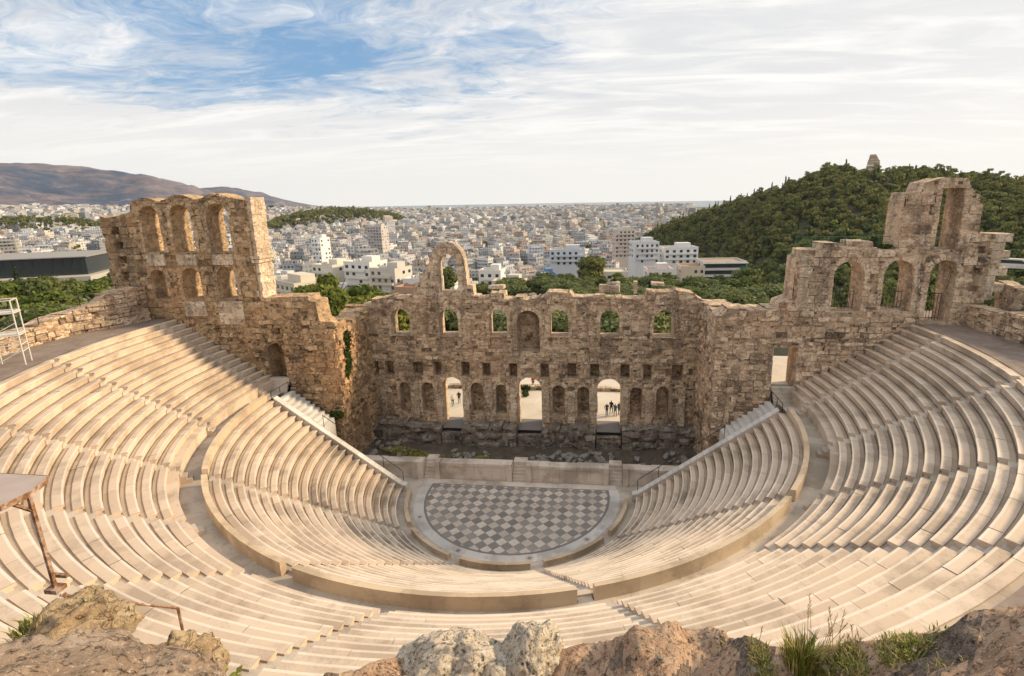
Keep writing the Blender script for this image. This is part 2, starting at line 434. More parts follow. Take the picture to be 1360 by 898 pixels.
# curved parapet between the tiers: five lengths with gaps at the stairways
pls = ['curved parapet length at the left end of the lower tier', 'long curved parapet length left of the middle', 'curved parapet length in the middle with a brown outer face',
       'long curved parapet length right of the middle with a brown outer face', 'curved parapet length at the right end of the lower tier']
for k in range(5):
    lo = low_aisles[k-1] if k else -90; hi = low_aisles[k] if k < 4 else 90
    a0 = R(lo)+(.42/23.5 if k else .02); a1 = R(hi)-(.42/23.5 if k < 4 else .02)
    mb = MB(); sweep(mb, [(23.28, 8.7, 0), (23.28, 9.46, 0), (23.62, 9.53, 0), (23.62, 8.65, 0)], a0, a1, (2.2, 3.6), .004, 8.6, 300+k)
    tag(mb.build('parapet', M['parapet']), pls[k], 'parapet', 'curved parapet between the tiers')
# walkway between tiers
mb = MB(); sweep(mb, [(23.55, 8.75, 0), (24.2, 8.752, 0), (24.92, 8.75, 0)], R(-96.5), R(96.5), (1, 2.2), .004, None, 9)
mb.build('walkway', M['floorstone'])['kind'] = 'structure'
# walkway at the top and paved landings
M['path'] = earth('upper_path_earth', [(.3, (.15, .115, .095)), (.48, (.235, .185, .155)), (.62, (.29, .24, .21)), (.75, (.38, .33, .29))], .8, .6, .05)
mb = MB()
az_ = [R(-104+1.5*k) for k in range(139)]; rr = [34.85, 35.3, 36, 37, 38, 39.2, 40.5, 42.5]
for i, a in enumerate(az_):
    for j, r in enumerate(rr):
        z = 15.84+(noise.noise((r*.7*sin(a), r*.7*cos(a), 3))*.06 if j else 0)
        if abs(math.degrees(a)) < 60 and j > 1: z += .9*sst(r, 36, 42)*sst(60-abs(math.degrees(a)), 0, 20)
        mb.v.append(pt(r, a, z))
n = len(rr)
for i in range(len(az_)-1):
    for j in range(n-1):
        mb.f.append((i*n+j, i*n+j+1, (i+1)*n+j+1, (i+1)*n+j)); mb.m.append(0); mb.t.append(.5)
mb.build('path', M['path'], smooth=True)['kind'] = 'structure'

# front benches round the orchestra
bls = ['low curved stone bench at the left rim of the orchestra', 'low curved stone bench at the lower left rim of the orchestra', 'low curved stone bench at the middle of the orchestra rim',
       'low curved stone bench at the lower right rim of the orchestra', 'low curved stone bench at the right rim of the orchestra']
for k in range(5):
    lo = low_aisles[k-1] if k else -88; hi = low_aisles[k] if k < 4 else 88
    a0 = R(lo)+.05; a1 = R(hi)-.05
    mb = MB(); sweep(mb, [(9.92, 0, 0), (9.92, .46, 0), (10.27, .5, 0), (10.27, 0, 0)], a0, a1, (1.2, 2.0), .01, -.05, 700+k)
    tag(mb.build('bench', M['parapet']), bls[k], 'bench', 'stone benches round the orchestra')

# orchestra floor
M['band'] = marble('orchestra_white_band', (.50, .475, .45), (.64, .61, .58), (.30, .28, .255), .5, .65)
def checker_fn(t, bs):
    p = pos_of(t)
    m_ = t.n('Mapping', {'Vector': p, 'Rotation': (0, 0, R(45)), 'Scale': (1/.735, 1/.735, 1)}).outputs[0]
    m_ = t.n('VectorMath', {0: m_, 1: (.02, .47, .5)}, operation='ADD').outputs[0]
    ch = t.n('TexChecker', {'Vector': m_, 'Color1': (1, 1, 1, 1), 'Color2': (0, 0, 0, 1), 'Scale': 1.0}).outputs[1]
    fl = t.vmath('FLOOR', m_)
    rnd = t.n('TexWhiteNoise', {'Vector': fl}, noise_dimensions='3D').outputs[0]
    n = t.noise(p, 2.2, 7, .68, .4)
    lt = t.mix(rnd, (.46, .39, .33), (.62, .55, .48)); dk = t.mix(rnd, (.20, .188, .18), (.31, .288, .27))
    c = t.mix(ch, dk, lt)
    fr = t.vmath('FRACTION', m_); s_ = t.n('SeparateXYZ', {0: fr})
    def edge(v): return t.math('MINIMUM', v, t.math('SUBTRACT', 1.0, v))
    e = t.math('MINIMUM', edge(s_.outputs[0]), edge(s_.outputs[1]))
    c = t.mix(t.step(e, .0, .035), (.22, .2, .185), c)
    c = t.mix(t.math('MULTIPLY', t.step(n, .52, .68), .5), c, (.27, .235, .20))
    t.set(bs.inputs['Base Color'], c); bs.inputs['Roughness'].default_value = .62
    bump(t, bs, t.math('ADD', n, rnd), .12, .02)
M['checker'] = material('checker_paving', checker_fn)
M['greyframe'] = marble('orchestra_grey_frame', (.17, .165, .16), (.25, .24, .23), (.12, .115, .11), .6, .4)
Y0 = 1.22
fl = thing('orchestra_floor', (0, 0, 0), None, None); fl['kind'] = 'structure'
def disc(r, y1, z, n=96):
    a1 = pi/2+math.asin(y1/r)
    return [pt(r, -a1+2*a1*k/n, z) for k in range(n+1)]
mb = MB(); mb.poly(disc(8.38, Y0-.12, 0.008)); mb.build('checker_paving', M['checker'], fl)
mb = MB(); mb.poly(disc(8.68, Y0+.02, 0.004)); mb.build('grey_frame', M['greyframe'], fl)
mb = MB()
a1 = pi/2+math.asin(1.25/9); sweep(mb, [(8.6, .010, 0), (9.5, .010, 0), (9.5, -.12, 0)], -a1, a1, (1.2, 2.2), .002, None, 77)
mb.build('white_band', M['band'], fl)
mb = MB()
x = -9.2
while x < 9.2:
    L = random.uniform(1.2, 2.2); x1 = min(9.2, x+L)
    mb.poly([(x, Y0-.02, .014), (x1, Y0-.02, .014), (x1, 2.0, .014), (x, 2.0, .014)], 0, random.random()); x = x1
mb.build('threshold_band', M['podium'], fl)
mb = MB(); mb.poly([(-18, 3.4, -.02), (-18, -.5, -.02)]+[pt(11.2, -pi/2+pi*k/60, -.02) for k in range(61)]+[(18, -.5, -.02), (18, 3.4, -.02)])
mb.build('base_paving', M['floorstone'], fl)
# small round drain covers on the white band
M['iron'] = plain('dark_iron', (.06, .055, .05), .6, .5)
for k, a in enumerate((-62, -22.5, 14.5, 47)):
    mb = MB(); c = Vector(pt(9.05, R(a), .018)); n = 16
    mb.poly([(c.x+.34*cos(2*pi*j/n), c.y+.34*sin(2*pi*j/n), .018) for j in range(n)], 0)
    mb.poly([(c.x+.17*cos(2*pi*j/n), c.y+.17*sin(2*pi*j/n), .022) for j in range(n)], 1, .9)
    tag(mb.build('drain_cover', [M['floorstone'], M['greyframe']]), ['round drain cover at the left of the white orchestra band', 'round drain cover at the lower left of the white orchestra band',
        'round drain cover at the bottom middle of the white orchestra band', 'round drain cover at the lower right of the white orchestra band'][k], 'drain cover', 'drain covers in the orchestra band')

# parodos steps, coping and end walls of the lower tier
for s, side in ((-1, 'left'), (1, 'right')):
    mb = MB()
    nst = 9
    for i in range(nst):
        x1 = 22.9-.47*i; z = 8.74-.34*i
        mb.box((s*(x1-.235), 1.05+.13, z-1.1), (.47, 2.9, 2.2), 0, 0, random.random())
    for i in range(4):      # steps rising from the landing into the doorway of the wing
        mb.box((s*24.15, 2.45+.22*i, 8.8+.17+.34*i*.95-.6), (2.1, .5, 1.2), 0, 1, .4)
    tag(mb.build('marble_steps', [M['white'], M['floorstone']]), f'broad white marble steps at the {side} end of the walkway, under the {side} wing', 'steps', 'white marble end steps')
    # wall closing the end of the lower tier with its sloping coping
    w_ = thing('end_wall', (0, 0, 0), f'sloping end wall of the lower tier with white coping on the {side} side', 'wall', 'end walls of the lower tier')
    mb = MB(); x0, x1 = s*10.6, s*22.7
    f = lambda x: max(.55, .47*(abs(x)-11.0)/.647+.62)
    N = 24
    for i in range(N):
        xa, xb = lerp(x0, x1, i/N), lerp(x0, x1, (i+1)/N)
        for y in (-.42, .02):
            mb.poly([(xa, y, -.1), (xb, y, -.1), (xb, y, f(xb)), (xa, y, f(xa))], 0, h1(i, y))
    mb.poly([(x0, -.42, -.1), (x0, .02, -.1), (x0, .02, f(x0)), (x0, -.42, f(x0))])
    mb.build('wall', M['podium'], w_)
    mb = MB()
    for i in range(N):
        xa, xb = lerp(x0, x1, i/N), lerp(x0, x1, (i+1)/N-.002)
        t_ = random.random()
        A = [(xa, -.5, f(xa)+.002), (xb, -.5, f(xb)+.002), (xb, .1, f(xb)+.002), (xa, .1, f(xa)+.002)]
        B = [(p[0], p[1], p[2]+.13) for p in A]
        mb.poly(B, 0, t_)
        for j in range(4): mb.poly([A[j], A[(j+1) % 4], B[(j+1) % 4], B[j]], 0, t_)
    mb.build('coping', M['white'], w_)
    # handrail along the coping
    rl = thing('handrail', (0, 0, 0), f'thin brown handrail running down the {side} coping', 'railing', 'brown handrails')
    a = Vector((s*18.6, .35, f(18.6)+1.15)); b = Vector((s*11.2, .35, f(11.2)+1.0))
    mb = MB(); mb.tube([a, b], .035); mb.build('rail', M['iron'], rl)
    for k in range(5):
        p = a.lerp(b, k/4+.01)
        mb = MB(); mb.tube([(p.x, p.y, p.z-1.2), p], .03); mb.build('post', M['iron'], rl)
    rl = thing('handrail', (0, 0, 0), f'short dark railing at the head of the {side} marble steps', 'railing', 'brown handrails')
    mb = MB(); mb.tube([(s*22.95, -.35, 9.75), (s*22.95, 2.4, 9.75)], .03); mb.build('rail', M['iron'], rl)
    for y in (-.35, 1.0, 2.4):
        mb = MB(); mb.tube([(s*22.95, y, 8.7), (s*22.95, y, 9.75)], .03); mb.build('post', M['iron'], rl)
# ------------------------------------------------------------------ ruined masonry walls
class Op:
    """opening: arch or rectangle, through the wall (depth None) or a niche of some depth"""
    def __init__(s, u, w, zb, zt, depth=None, arch=True, trim=False):
        s.u0, s.u1, s.zb, s.zt_, s.depth, s.arch, s.trim = u-w/2, u+w/2, zb, zt, depth, arch, trim
        s.u, s.w = u, w; s.sp = zt-w/2 if arch else zt
    def top(s, u):
        if not s.arch: return s.zt_
        x = u-s.u; return s.sp+math.sqrt(max(0, s.w*s.w/4-x*x))

def rag(poly, amp=.22, lo=.35, hi=1.1, seed=1):
    """break a smooth skyline into stone-sized steps"""
    rg = random.Random(seed); out = []
    for (a, za), (b, zb) in zip(poly, poly[1:]):
        if b-a < .3: out += [(a, za), (b, zb)]; continue
        x = a
        while x < b-1e-6:
            y = min(b, x+rg.uniform(lo, hi))
            if b-y < .2: y = b
            z = lambda q: za+(zb-za)*(q-a)/(b-a)
            o = rg.uniform(-amp, amp*.25)
            out += [(x, z(x)+o+rg.uniform(-.05, .05)), (y, z(y)+o+rg.uniform(-.05, .05))]; x = y
    return out

def wall(mb, fr, top, z0, ops, thick, amp=.06, du=.25, dz=.22, sh=.44, sw=.95, seed=0, rough=.07, mat=0, toneb=0.0):
    """fr(u, d) -> (x, y): d = 0 on the front face, negative into the wall"""
    umin, umax = top[0][0], top[-1][0]
    def topz(u, right):
        e = 1e-5 if right else -1e-5
        x = u+e
        for (a, za), (b, zb) in zip(top, top[1:]):
            if a <= x <= b and b > a: return za+(zb-za)*(u-a)/(b-a)
        return top[0][1] if x < umin else top[-1][1]
    def stone(u, z):
        row = math.floor(z/sh); o = h1(row, seed)*sw*3; k = sw*(.65+.8*h1(row, seed, 5))
        return row, math.floor((u+o)/k)
    def trimmed(u, z):
        for o in ops:
            if not o.trim: continue
            if z >= o.sp:
                r = hypot(u-o.u, z-o.sp)
                if o.w/2 < r < o.w/2+.42: return .55+.7*h1(math.floor(math.atan2(z-o.sp, u-o.u)/.25), o.u)
            elif o.zb-.1 < z and o.w/2 < abs(u-o.u) < o.w/2+.36: return .45+.7*h1(math.floor(z/.5), o.u)
        return None
    def disp(u, z):
        a, b = stone(u, z)
        return amp*2*(h1(a, b, seed)-.5)+rough*(noise.noise((u*.75, z*.75, seed*3.1))+.6*noise.noise((u*2.1, z*2.1, seed)))
    def tone(u, z):
        q = trimmed(u, z)
        if q is not None: return q
        a, b = stone(u, z); v = h1(a, b, seed+9)*.8-.1+toneb
        g = z/sh-a
        if (g < .5 or g > .9) and h1(a, b, seed+21) < .30: v -= .55*h1(math.floor(u/.5), a, 3)
        if h1(math.floor(u/.24), math.floor(z/.22), seed+5) < .045: v -= .9
        return v
    def P(u, z, d): x, y = fr(u, d); return (x, y, z)
    hard = {round(u, 4) for u, _ in top}
    for o in ops:
        hard |= {round(o.u0, 4), round(o.u1, 4)}
        if o.arch:
            for k in range(1, 12): hard.add(round(o.u-o.w/2*cos(pi*k/12), 4))
        else:
            nn = max(2, int(o.w/.3))
            for k in range(1, nn): hard.add(round(o.u0+o.w*k/nn, 4))
    hard = sorted(x for x in hard if umin-1e-6 <= x <= umax+1e-6)
    cuts = [hard[0]]
    for h in hard[1:]:
        g = h-cuts[-1]
        if g < .004: continue
        n = max(1, int(round(g/du)))
        s = cuts[-1]
        for k in range(1, n): cuts.append(s+g*k/n)
        cuts.append(h)
    def strip(ua, ub, loa, lob, hia, hib, dfun, step=dz):
        lo, hi = max(loa, lob), min(hia, hib)
        lv = [k*step for k in range(int(math.ceil((lo+1e-4)/step)), int(math.floor((hi-1e-4)/step))+1)]
        A = [loa]+lv+[hia]; B = [lob]+lv+[hib]
        for k in range(len(A)-1):
            if A[k+1]-A[k] < 1e-5 and B[k+1]-B[k] < 1e-5: continue
            um, zm = (ua+ub)/2, (A[k]+A[k+1]+B[k]+B[k+1])/4
            mb.poly([P(ua, A[k], dfun(ua, A[k])), P(ub, B[k], dfun(ub, B[k])), P(ub, B[k+1], dfun(ub, B[k+1])), P(ua, A[k+1], dfun(ua, A[k+1]))], mat, tone(um, zm))
    bdisp = lambda u, z: -thick
    for ua, ub in zip(cuts, cuts[1:]):
        za, zb = topz(ua, True), topz(ub, False)
        for back in (False, True):
            hs = sorted([o for o in ops if o.u0-1e-3 <= ua and ub <= o.u1+1e-3 and not (back and o.depth)], key=lambda o: o.zb)
            ca = cb = z0
            for o in hs:
                strip(ua, ub, ca, cb, min(o.zb, za), min(o.zb, zb), bdisp if back else disp, 1.1 if back else dz)
                ca, cb = o.top(ua), o.top(ub)
            if za > ca or zb > cb: strip(ua, ub, min(ca, za), min(cb, zb), za, zb, bdisp if back else disp, 1.1 if back else dz)
        # uneven top
        nd = max(2, int(thick/.6)); row = []
        for k in range(nd+1):
            f = k/nd
            g = lambda u, z: 0 if k in (0, nd) else .16*noise.noise((u*1.7, f*thick*1.7, seed+7))-.02
            row.append((P(ua, za+g(ua, za), lerp(disp(ua, za), -thick, f)), P(ub, zb+g(ub, zb), lerp(disp(ub, zb), -thick, f))))
        for k in range(nd):
            mb.poly([row[k][0], row[k][1], row[k+1][1], row[k+1][0]], mat, .35+.5*h1(math.floor(ua/.9), k))
    def side(u, zlo, zhi):      # vertical face across the thickness
        if zhi-zlo < .01: return
        nz = max(1, int((zhi-zlo)/.44)); nd = max(1, int(thick/.7))
        for i in range(nz):
            a, b = lerp(zlo, zhi, i/nz), lerp(zlo, zhi, (i+1)/nz)
            for k in range(nd):
                f, g = k/nd, (k+1)/nd
                q = lambda z, t: P(u+(0 if t in (0, 1) else .12*noise.noise((z*1.5, t*4, seed))), z, lerp(disp(u, z), -thick, t))
                mb.poly([q(a, f), q(a, g), q(b, g), q(b, f)], mat, tone(u+f*2, (a+b)/2))
    side(umin, z0, topz(umin, True)); side(umax, z0, topz(umax, False))
    for u in cuts[1:-1]:
        l, r = topz(u, False), topz(u, True)
        if abs(l-r) > .01: side(u, min(l, r), max(l, r))
    # jambs, soffits, sills and niche backs
    for o in ops:
        D = o.depth or thick
        path = []
        lv = [k*dz for k in range(int(math.ceil((o.zb+1e-4)/dz)), int(math.floor((o.sp-1e-4)/dz))+1)]
        path += [(o.u0, z) for z in [o.zb]+lv+([o.sp] if o.arch else [])]
        ins = [u for u in cuts if o.u0+1e-3 < u < o.u1-1e-3]
        if not o.arch: path.append((o.u0, o.zt_))
        path += [(u, o.top(u)) for u in ins]
        if not o.arch: path.append((o.u1, o.zt_))
        path += [(o.u1, z) for z in ([o.sp] if o.arch else [])+lv[::-1]+[o.zb]]
        path += [(u, o.zb) for u in ins[::-1]]+[(o.u0, o.zb)]
        nd = max(1, int(round(D/.45)))
        def q(u, z, t):
            d = lerp(disp(u, z), -D, t)
            if 0 < t < 1:
                e = .05*noise.noise((u*2, z*2, d*2)); u += e*(1 if u < o.u else -1); z += e*.4
            return P(u, z, d)
        for (a, za), (b, zb) in zip(path, path[1:]):
            for k in range(nd):
                f, g = k/nd, (k+1)/nd
                mb.poly([q(a, za, f), q(b, zb, f), q(b, zb, g), q(a, za, g)], mat, .25+.6*h1(math.floor(za/.44), k, o.u))
        if o.depth:
            cc = [u for u in cuts if o.u0-1e-3 <= u <= o.u1+1e-3]
            for a, b in zip(cc, cc[1:]):
                strip(a, b, o.zb, o.zb, o.top(a), o.top(b), lambda u, z: -D)

def facing(mb, fr, top, z0, ops, seed, h=(.42, .62), w_=(.55, 1.35), gap=.03, proud=(.02, .13), jit=.025, miss=.10, zmax=99, mat=0, tb=0.0):
    """the facing stones of a wall: coursed blocks with open joints, some lost"""
    rg = random.Random(seed)
    def topz(u):
        v = 99
        for (a, za), (b, zb) in zip(top, top[1:]):
            if a-1e-6 <= u <= b+1e-6: v = min(v, za if b-a < 1e-6 else za+(zb-za)*(u-a)/(b-a), zb if b-a < 1e-6 else 99)
        return v
    def solid(u0, u1, za, zb):
        for o in ops:
            m_ = .0 if not o.trim else .32
            if u1 <= o.u0-m_ or u0 >= o.u1+m_ or zb <= o.zb or za >= o.zt_+m_: continue
            if o.arch and za > o.sp:
                c = min(max(o.u, u0), u1)
                if hypot(c-o.u, za-o.sp) > o.w/2+m_: continue
            return False
        return True
    umin, umax = top[0][0], top[-1][0]; z = z0
    zt = max(p[1] for p in top)
    while z < min(zt, zmax):
        hh = rg.uniform(*h); u = umin+rg.uniform(0, .1); ct = rg.uniform(-.12, .12)
        while u < umax-.1:
            L = rg.uniform(*w_); u1 = min(u+L, umax)
            if umax-u1 < .25: u1 = umax
            # shrink towards openings until it fits
            a, b = u, u1
            for _ in range(6):
                if solid(a, b, z, z+hh): break
                if solid(a, (a+b)/2, z, z+hh): b = lerp(a, b, .72)
                elif solid((a+b)/2, b, z, z+hh): a = lerp(a, b, .28)
                else: a = b; break
            k = min(topz(lerp(a, b, f)) for f in (.02, .25, .5, .75, .98)) if b > a else 0
            zz = min(z+hh, k+.06)
            if b-a > .2 and zz-z > .15 and solid(a, b, z, zz) and rg.random() > miss:
                d0 = rg.uniform(*proud); t = rg.random()+ct+tb
                if rg.random() < .10: t -= .6
                if rg.random() < .10: t += .35
                g = gap/2; J = lambda: rg.uniform(-jit, jit)
                P = []
                for d in (-.12, d0):
                    for (uu, q) in ((a+g, z+g), (b-g, z+g), (b-g, zz-g), (a+g, zz-g)):
                        e = .03 if d > 0 else 0
                        uu2 = uu+(J() if d > 0 else 0)+(e if uu < (a+b)/2 else -e)*.5; q2 = q+(J() if d > 0 else 0)+(e if q < (z+zz)/2 else -e)*.5
                        x, y = fr(uu2, d+(J()*1.2 if d > 0 else 0)); P.append((x, y, q2))
                i = len(mb.v); mb.v.extend(P)
                for f in ((4, 5, 6, 7), (0, 1, 5, 4), (1, 2, 6, 5), (2, 3, 7, 6), (3, 0, 4, 7)):
                    mb.f.append(tuple(i+q for q in f)); mb.m.append(mat); mb.t.append(t)
            u = u1
        z += hh
def surround(mb, fr, o, seed, depth=.55, wd=(.30, .46), proud=(.04, .12)):
    """wedge stones round an arch and jamb stones below"""
    rg = random.Random(seed); r = o.w/2; n = max(7, int(pi*r/.36)) if o.arch else 0
    def blk(pts, d0, t):
        i = len(mb.v)
        for d in (-.15, d0):
            for uu, z in pts: x, y = fr(uu, d); mb.v.append((x, y, z))
        for f in ((4, 5, 6, 7), (0, 1, 5, 4), (1, 2, 6, 5), (2, 3, 7, 6), (3, 0, 4, 7)):
            mb.f.append(tuple(i+q for q in f)); mb.m.append(0); mb.t.append(t)
    for k in range(n):
        a0, a1 = pi*k/n+.02, pi*(k+1)/n-.02; q = rg.uniform(*wd)
        if rg.random() < .08: continue
        blk([(o.u+(r+.01)*cos(a0), o.sp+(r+.01)*sin(a0)), (o.u+(r+q)*cos(a0), o.sp+(r+q)*sin(a0)), (o.u+(r+q)*cos(a1), o.sp+(r+q)*sin(a1)), (o.u+(r+.01)*cos(a1), o.sp+(r+.01)*sin(a1))], rg.uniform(*proud), .25+.8*rg.random())
    for s in (-1, 1):
        z = o.zb
        while z < o.sp-.1:
            hh = min(rg.uniform(.38, .62), o.sp-z); q = rg.uniform(wd[0]-.05, wd[1]+.12)
            if rg.random() > .1: blk([(o.u+s*(r+.01), z+.015), (o.u+s*(r+q), z+.015), (o.u+s*(r+q), z+hh-.015), (o.u+s*(r+.01), z+hh-.015)], rg.uniform(*proud), .2+.8*rg.random())
            z += hh

# ---- the tall stage wall
YF = 10.6
facade = thing('stage_wall', (0, YF, 0), 'broad ruined stage wall with arched windows, niches and three doorways behind the orchestra', 'ruin wall')
def part_in(mb, name, mats, parent, smooth=False):
    """geometry is written in world metres; shift it under the parent's origin"""
    l = parent.location
    mb.v = [(x-l.x, y-l.y, z-l.z) for x, y, z in mb.v]
    return mb.build(name, mats, parent, smooth)
ff = lambda u, d: (u, YF-d)
ops = []
for u, w_ in ((-14.28, 2.15), (-8.82, 2.1), (-3.35, 1.95), (3.28, 1.98), (8.68, 2.02), (14.28, 2.08)):
    ops += [Op(u, w_, 12.4, 15.38, None, True, True), Op(u, w_, 11.25, 12.28, .3, False)]
ops.append(Op(-.06, 2.45, 10.7, 15.28, 1.7, True, True))
for u, w_ in ((-17.5, .55), (-16.0, 1.05), (-12.68, 1.2), (-10.44, .87), (-7.23, .95), (-4.85, .95), (-1.86, .92), (1.64, .91), (4.62, 1.0), (7.09, .96), (10.36, 1.0), (12.74, .9), (15.88, 1.15)):
    ops.append(Op(u, w_, 7.65+.1*h1(u), 9.32+.12*h1(u, 2), 1.5, False))
ops.append(Op(17.3, .45, 8.3, 9.0, .6, False)); ops.append(Op(14.9, .55, 8.2, 8.95, .5, False))
for u, w_, zt in ((-8.85, 2.3, 7.6), (-.07, 2.65, 7.7), (8.66, 2.65, 7.75)): ops.append(Op(u, w_, 1.52, zt, None, True, True))
for u, w_, zt, zb in ((-14.41, 1.2, 6.89, 3.3), (-11.72, 1.4, 6.94, 3.36), (-6.01, 1.42, 7.03, 3.34), (-3.31, 1.22, 6.86, 3.33), (3.16, 1.39, 6.88, 3.32), (5.86, 1.28, 6.78, 3.28), (11.59, 1.3, 6.84, 3.32), (14.44, 1.36, 6.96, 3.35)):
    ops.append(Op(u, w_, zb, zt, 1.2, True, True))
top = [(-18.6, 16.3), (-17.4, 16.35), (-17.35, 16.9), (-15, 17.2), (-12, 17.25), (-6.1, 17.15), (-5.4, 17.1), (-4.2, 17.2), (-4.15, 17.6), (-2.6, 17.55), (-2.55, 17.05), (-.5, 17.05), (1.2, 17.1), (1.7, 17.3), (2.1, 17.75), (4.4, 17.7), (4.9, 17.2), (9.9, 17.15), (12.4, 17.1), (12.45, 17.85), (15.3, 17.8), (15.4, 18.0), (15.9, 17.9), (17.2, 17.7), (17.6, 17.2), (18.3, 16.9)]
top = [(u, z-.38) for u, z in top]
rt = rag(top, .2, .5, 1.4, 3); mb = MB(); facing(mb, ff, rt, 2.6, ops, 301, (.32, .60), (.4, 1.25), .035, (0, .13), .06, .26)
for k, o in enumerate(ops):
    if o.trim and o.zb < 20: surround(mb, ff, o, 320+k, wd=(.26, .4), proud=(.02, .09))
wall(mb, ff, rt, -.6, ops, 2.0, .08, .22, .22, .44, .9, 1, .05)
part_in(mb, 'wall', M['facade'], facade)
# freestanding arch left on the skyline, with the ragged stump beside it
mb = MB()
tp = [(-12.6, 17.5), (-12.5, 18.1), (-11.9, 18.2), (-11.8, 19.2), (-11.2, 19.5), (-11.1, 20.1), (-10.7, 20.3), (-10.55, 21.0), (-10.1, 21.9), (-9.4, 22.35), (-8.5, 22.6), (-7.8, 22.4), (-7.15, 21.7), (-6.8, 20.7), (-6.65, 18.9), (-6.6, 18.0), (-6.0, 17.95), (-5.95, 17.2)]
oa = Op(-8.6, 2.0, 17.3, 21.3, None, True, True); fa = lambda u, d: (u, YF+.25-d)
surround(mb, fa, oa, 801, wd=(.55, .95), proud=(.03, .16))
wall(mb, fa, tp, 16.6, [oa], 1.35, .05, .2, .2, .42, .8, 21, .05, 0, .15)
part_in(mb, 'ruined_arch', M['pale'], facade)
mb = MB()
for x, y, z, sx, sy, sz in ((11.3, 11.2, 17.7, .42, .5, 1.3), (8.6, 11.3, 17.55, 2.1, .9, .75), (9.2, 11.5, 18.0, .9, .7, .5), (-3.4, 11.3, 17.75, 1.6, .9, .4), (13.6, 11.4, 18.05, 1.3, 1, .3)):
    mb.box((x, y, z), (sx, sy, sz), random.uniform(-.1, .1), 0, random.random(), .07)
part_in(mb, 'loose_coping_block', M['pale'], facade)
# darker projecting foot of the wall, with a gap and a threshold at each doorway
segs = [(-17.9, -10.1), (-7.6, -1.5), (1.3, 7.2), (10.1, 17.9)]
for k, (a, b) in enumerate(segs):
    mb = MB(); t_ = rag([(a, 2.5), ((a+b)/2, 2.75), (b, 2.45)], .6, .4, 1.3, 40+k)
    wall(mb, lambda u, d: (u, 9.05-d), t_, -.6, [], 1.5, .16, .3, .28, .56, 1.0, 60+k, .2)
    part_in(mb, 'foot_course', M['darkbase'], facade)
for k, u in enumerate((-16.9, -13.1, -10.45, -7.3, -4.65, -1.95, 1.75, 4.5, 7.0, 10.35, 13.0, 16.4)):
    mb = MB(); z = 2.5; q = 7.0-1.8*h1(k, 2)
    while z < q:
        hh = .42+.35*h1(k, z); w_ = .62+.22*h1(k, z, 3)
        mb.box((u+.12*(h1(k, z, 1)-.5), YF-.02-.06*h1(z, k), z+hh/2), (w_, .34, hh-.02), 0, 0, .25+.7*h1(k, z, 8), .02); z += hh
    part_in(mb, 'pilaster', M['pale'], facade)
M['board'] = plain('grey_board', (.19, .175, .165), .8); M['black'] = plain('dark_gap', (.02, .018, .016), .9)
for u, w_ in ((-8.85, 2.4), (-.07, 2.7), (8.66, 2.7)):
    mb = MB(); wall(mb, lambda q, d: (q, 9.35-d), [(u-w_/2+.02, 1.35), (u+w_/2-.02, 1.4)], -.6, [], 1.15, .06, .3, .28, .5, 1.1, 66, .05)
    part_in(mb, 'threshold_base', M['darkbase'], facade)
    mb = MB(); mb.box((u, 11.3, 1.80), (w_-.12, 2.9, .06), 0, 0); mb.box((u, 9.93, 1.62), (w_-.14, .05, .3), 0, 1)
    part_in(mb, 'door_platform', [M['board'], M['black']], facade)

# ---- side wings with their arched towers
def fwing(u, d): return (u, 3.2-d)
TH = 2.3
lw = thing('arched_wing', (-28, 3.2, 8), 'tall ruined left wing with six golden arches in two rows', 'ruin tower', 'ruined wings of the stage')
ops = [Op(-35.17, 1.95, 22.45, 26.85, None, True, True), Op(-31.95, 2.15, 22.4, 26.95, None, True, True), Op(-28.24, 2.2, 22.4, 26.98, None, True, True),
       Op(-35.36, 1.7, 17.84, 20.8, None, True, True), Op(-31.91, 2.0, 17.85, 20.95, None, True, True), Op(-28.24, 1.95, 17.86, 21.05, None, True, True),
       Op(-24.3, 1.7, 9.0, 13.45, 1.9, True),
       Op(-39.0, .9, 24.2, 24.95, .8, False), Op(-38.9, .8, 22.8, 23.5, .9, False), Op(-38.8, .9, 21.4, 22.1, .8, False), Op(-38.9, .8, 19.6, 20.6, .7, False),
       Op(-33.5, .8, 21.75, 22.2, .25, False), Op(-30.0, .7, 14.5, 15.2, .4, False)]
arcs = []
for uc, zt in ((-35.3, 27.6), (-31.95, 27.85), (-28.24, 27.9)):
    for k in range(7): arcs.append((uc-1.45+2.9*k/6, zt-.45+.45*sin(pi*k/6)))
tp = [(-40.4, 26.0), (-39.6, 25.75), (-37.4, 26.2), (-37.05, 26.3), (-37.0, 27.2)]+arcs[:7]+[(-33.75, 27.35)]+arcs[7:14]+[(-30.3, 27.35), (-29.8, 27.45)]+arcs[14:]+[(-26.6, 27.5), (-25.2, 27.2), (-25.15, 18.0), (-24, 18.05), (-20.35, 18.15), (-20.25, 17.75), (-19.55, 17.65), (-19.35, 15.85), (-18.5, 15.1), (-17.9, 15.6)]
lt_ = tp[:2]+rag(tp[2:4], .1, .5, 1, 5)+tp[4:-6]+rag(tp[-6:-4], .3, .5, 1.2, 6)+rag(tp[-4:], .2, .4, .9, 8)
mb = MB(); facing(mb, fwing, lt_, 16.5, ops, 401, (.36, .66), (.4, 1.3), .035, (.0, .14), .06, .3); facing(mb, fwing, lt_, 1, ops, 402, (.26, .58), (.3, 1.0), .04, (0, .28), .09, .27, 16.3)
for k, o in enumerate(ops):
    if o.trim: surround(mb, fwing, o, 420+k, wd=(.32, .5))
wall(mb, fwing, lt_, -.5, ops, TH, .12, .25, .22, .55, 1.15, 2, .08)
part_in(mb, 'wall', M['leftwing'], lw)
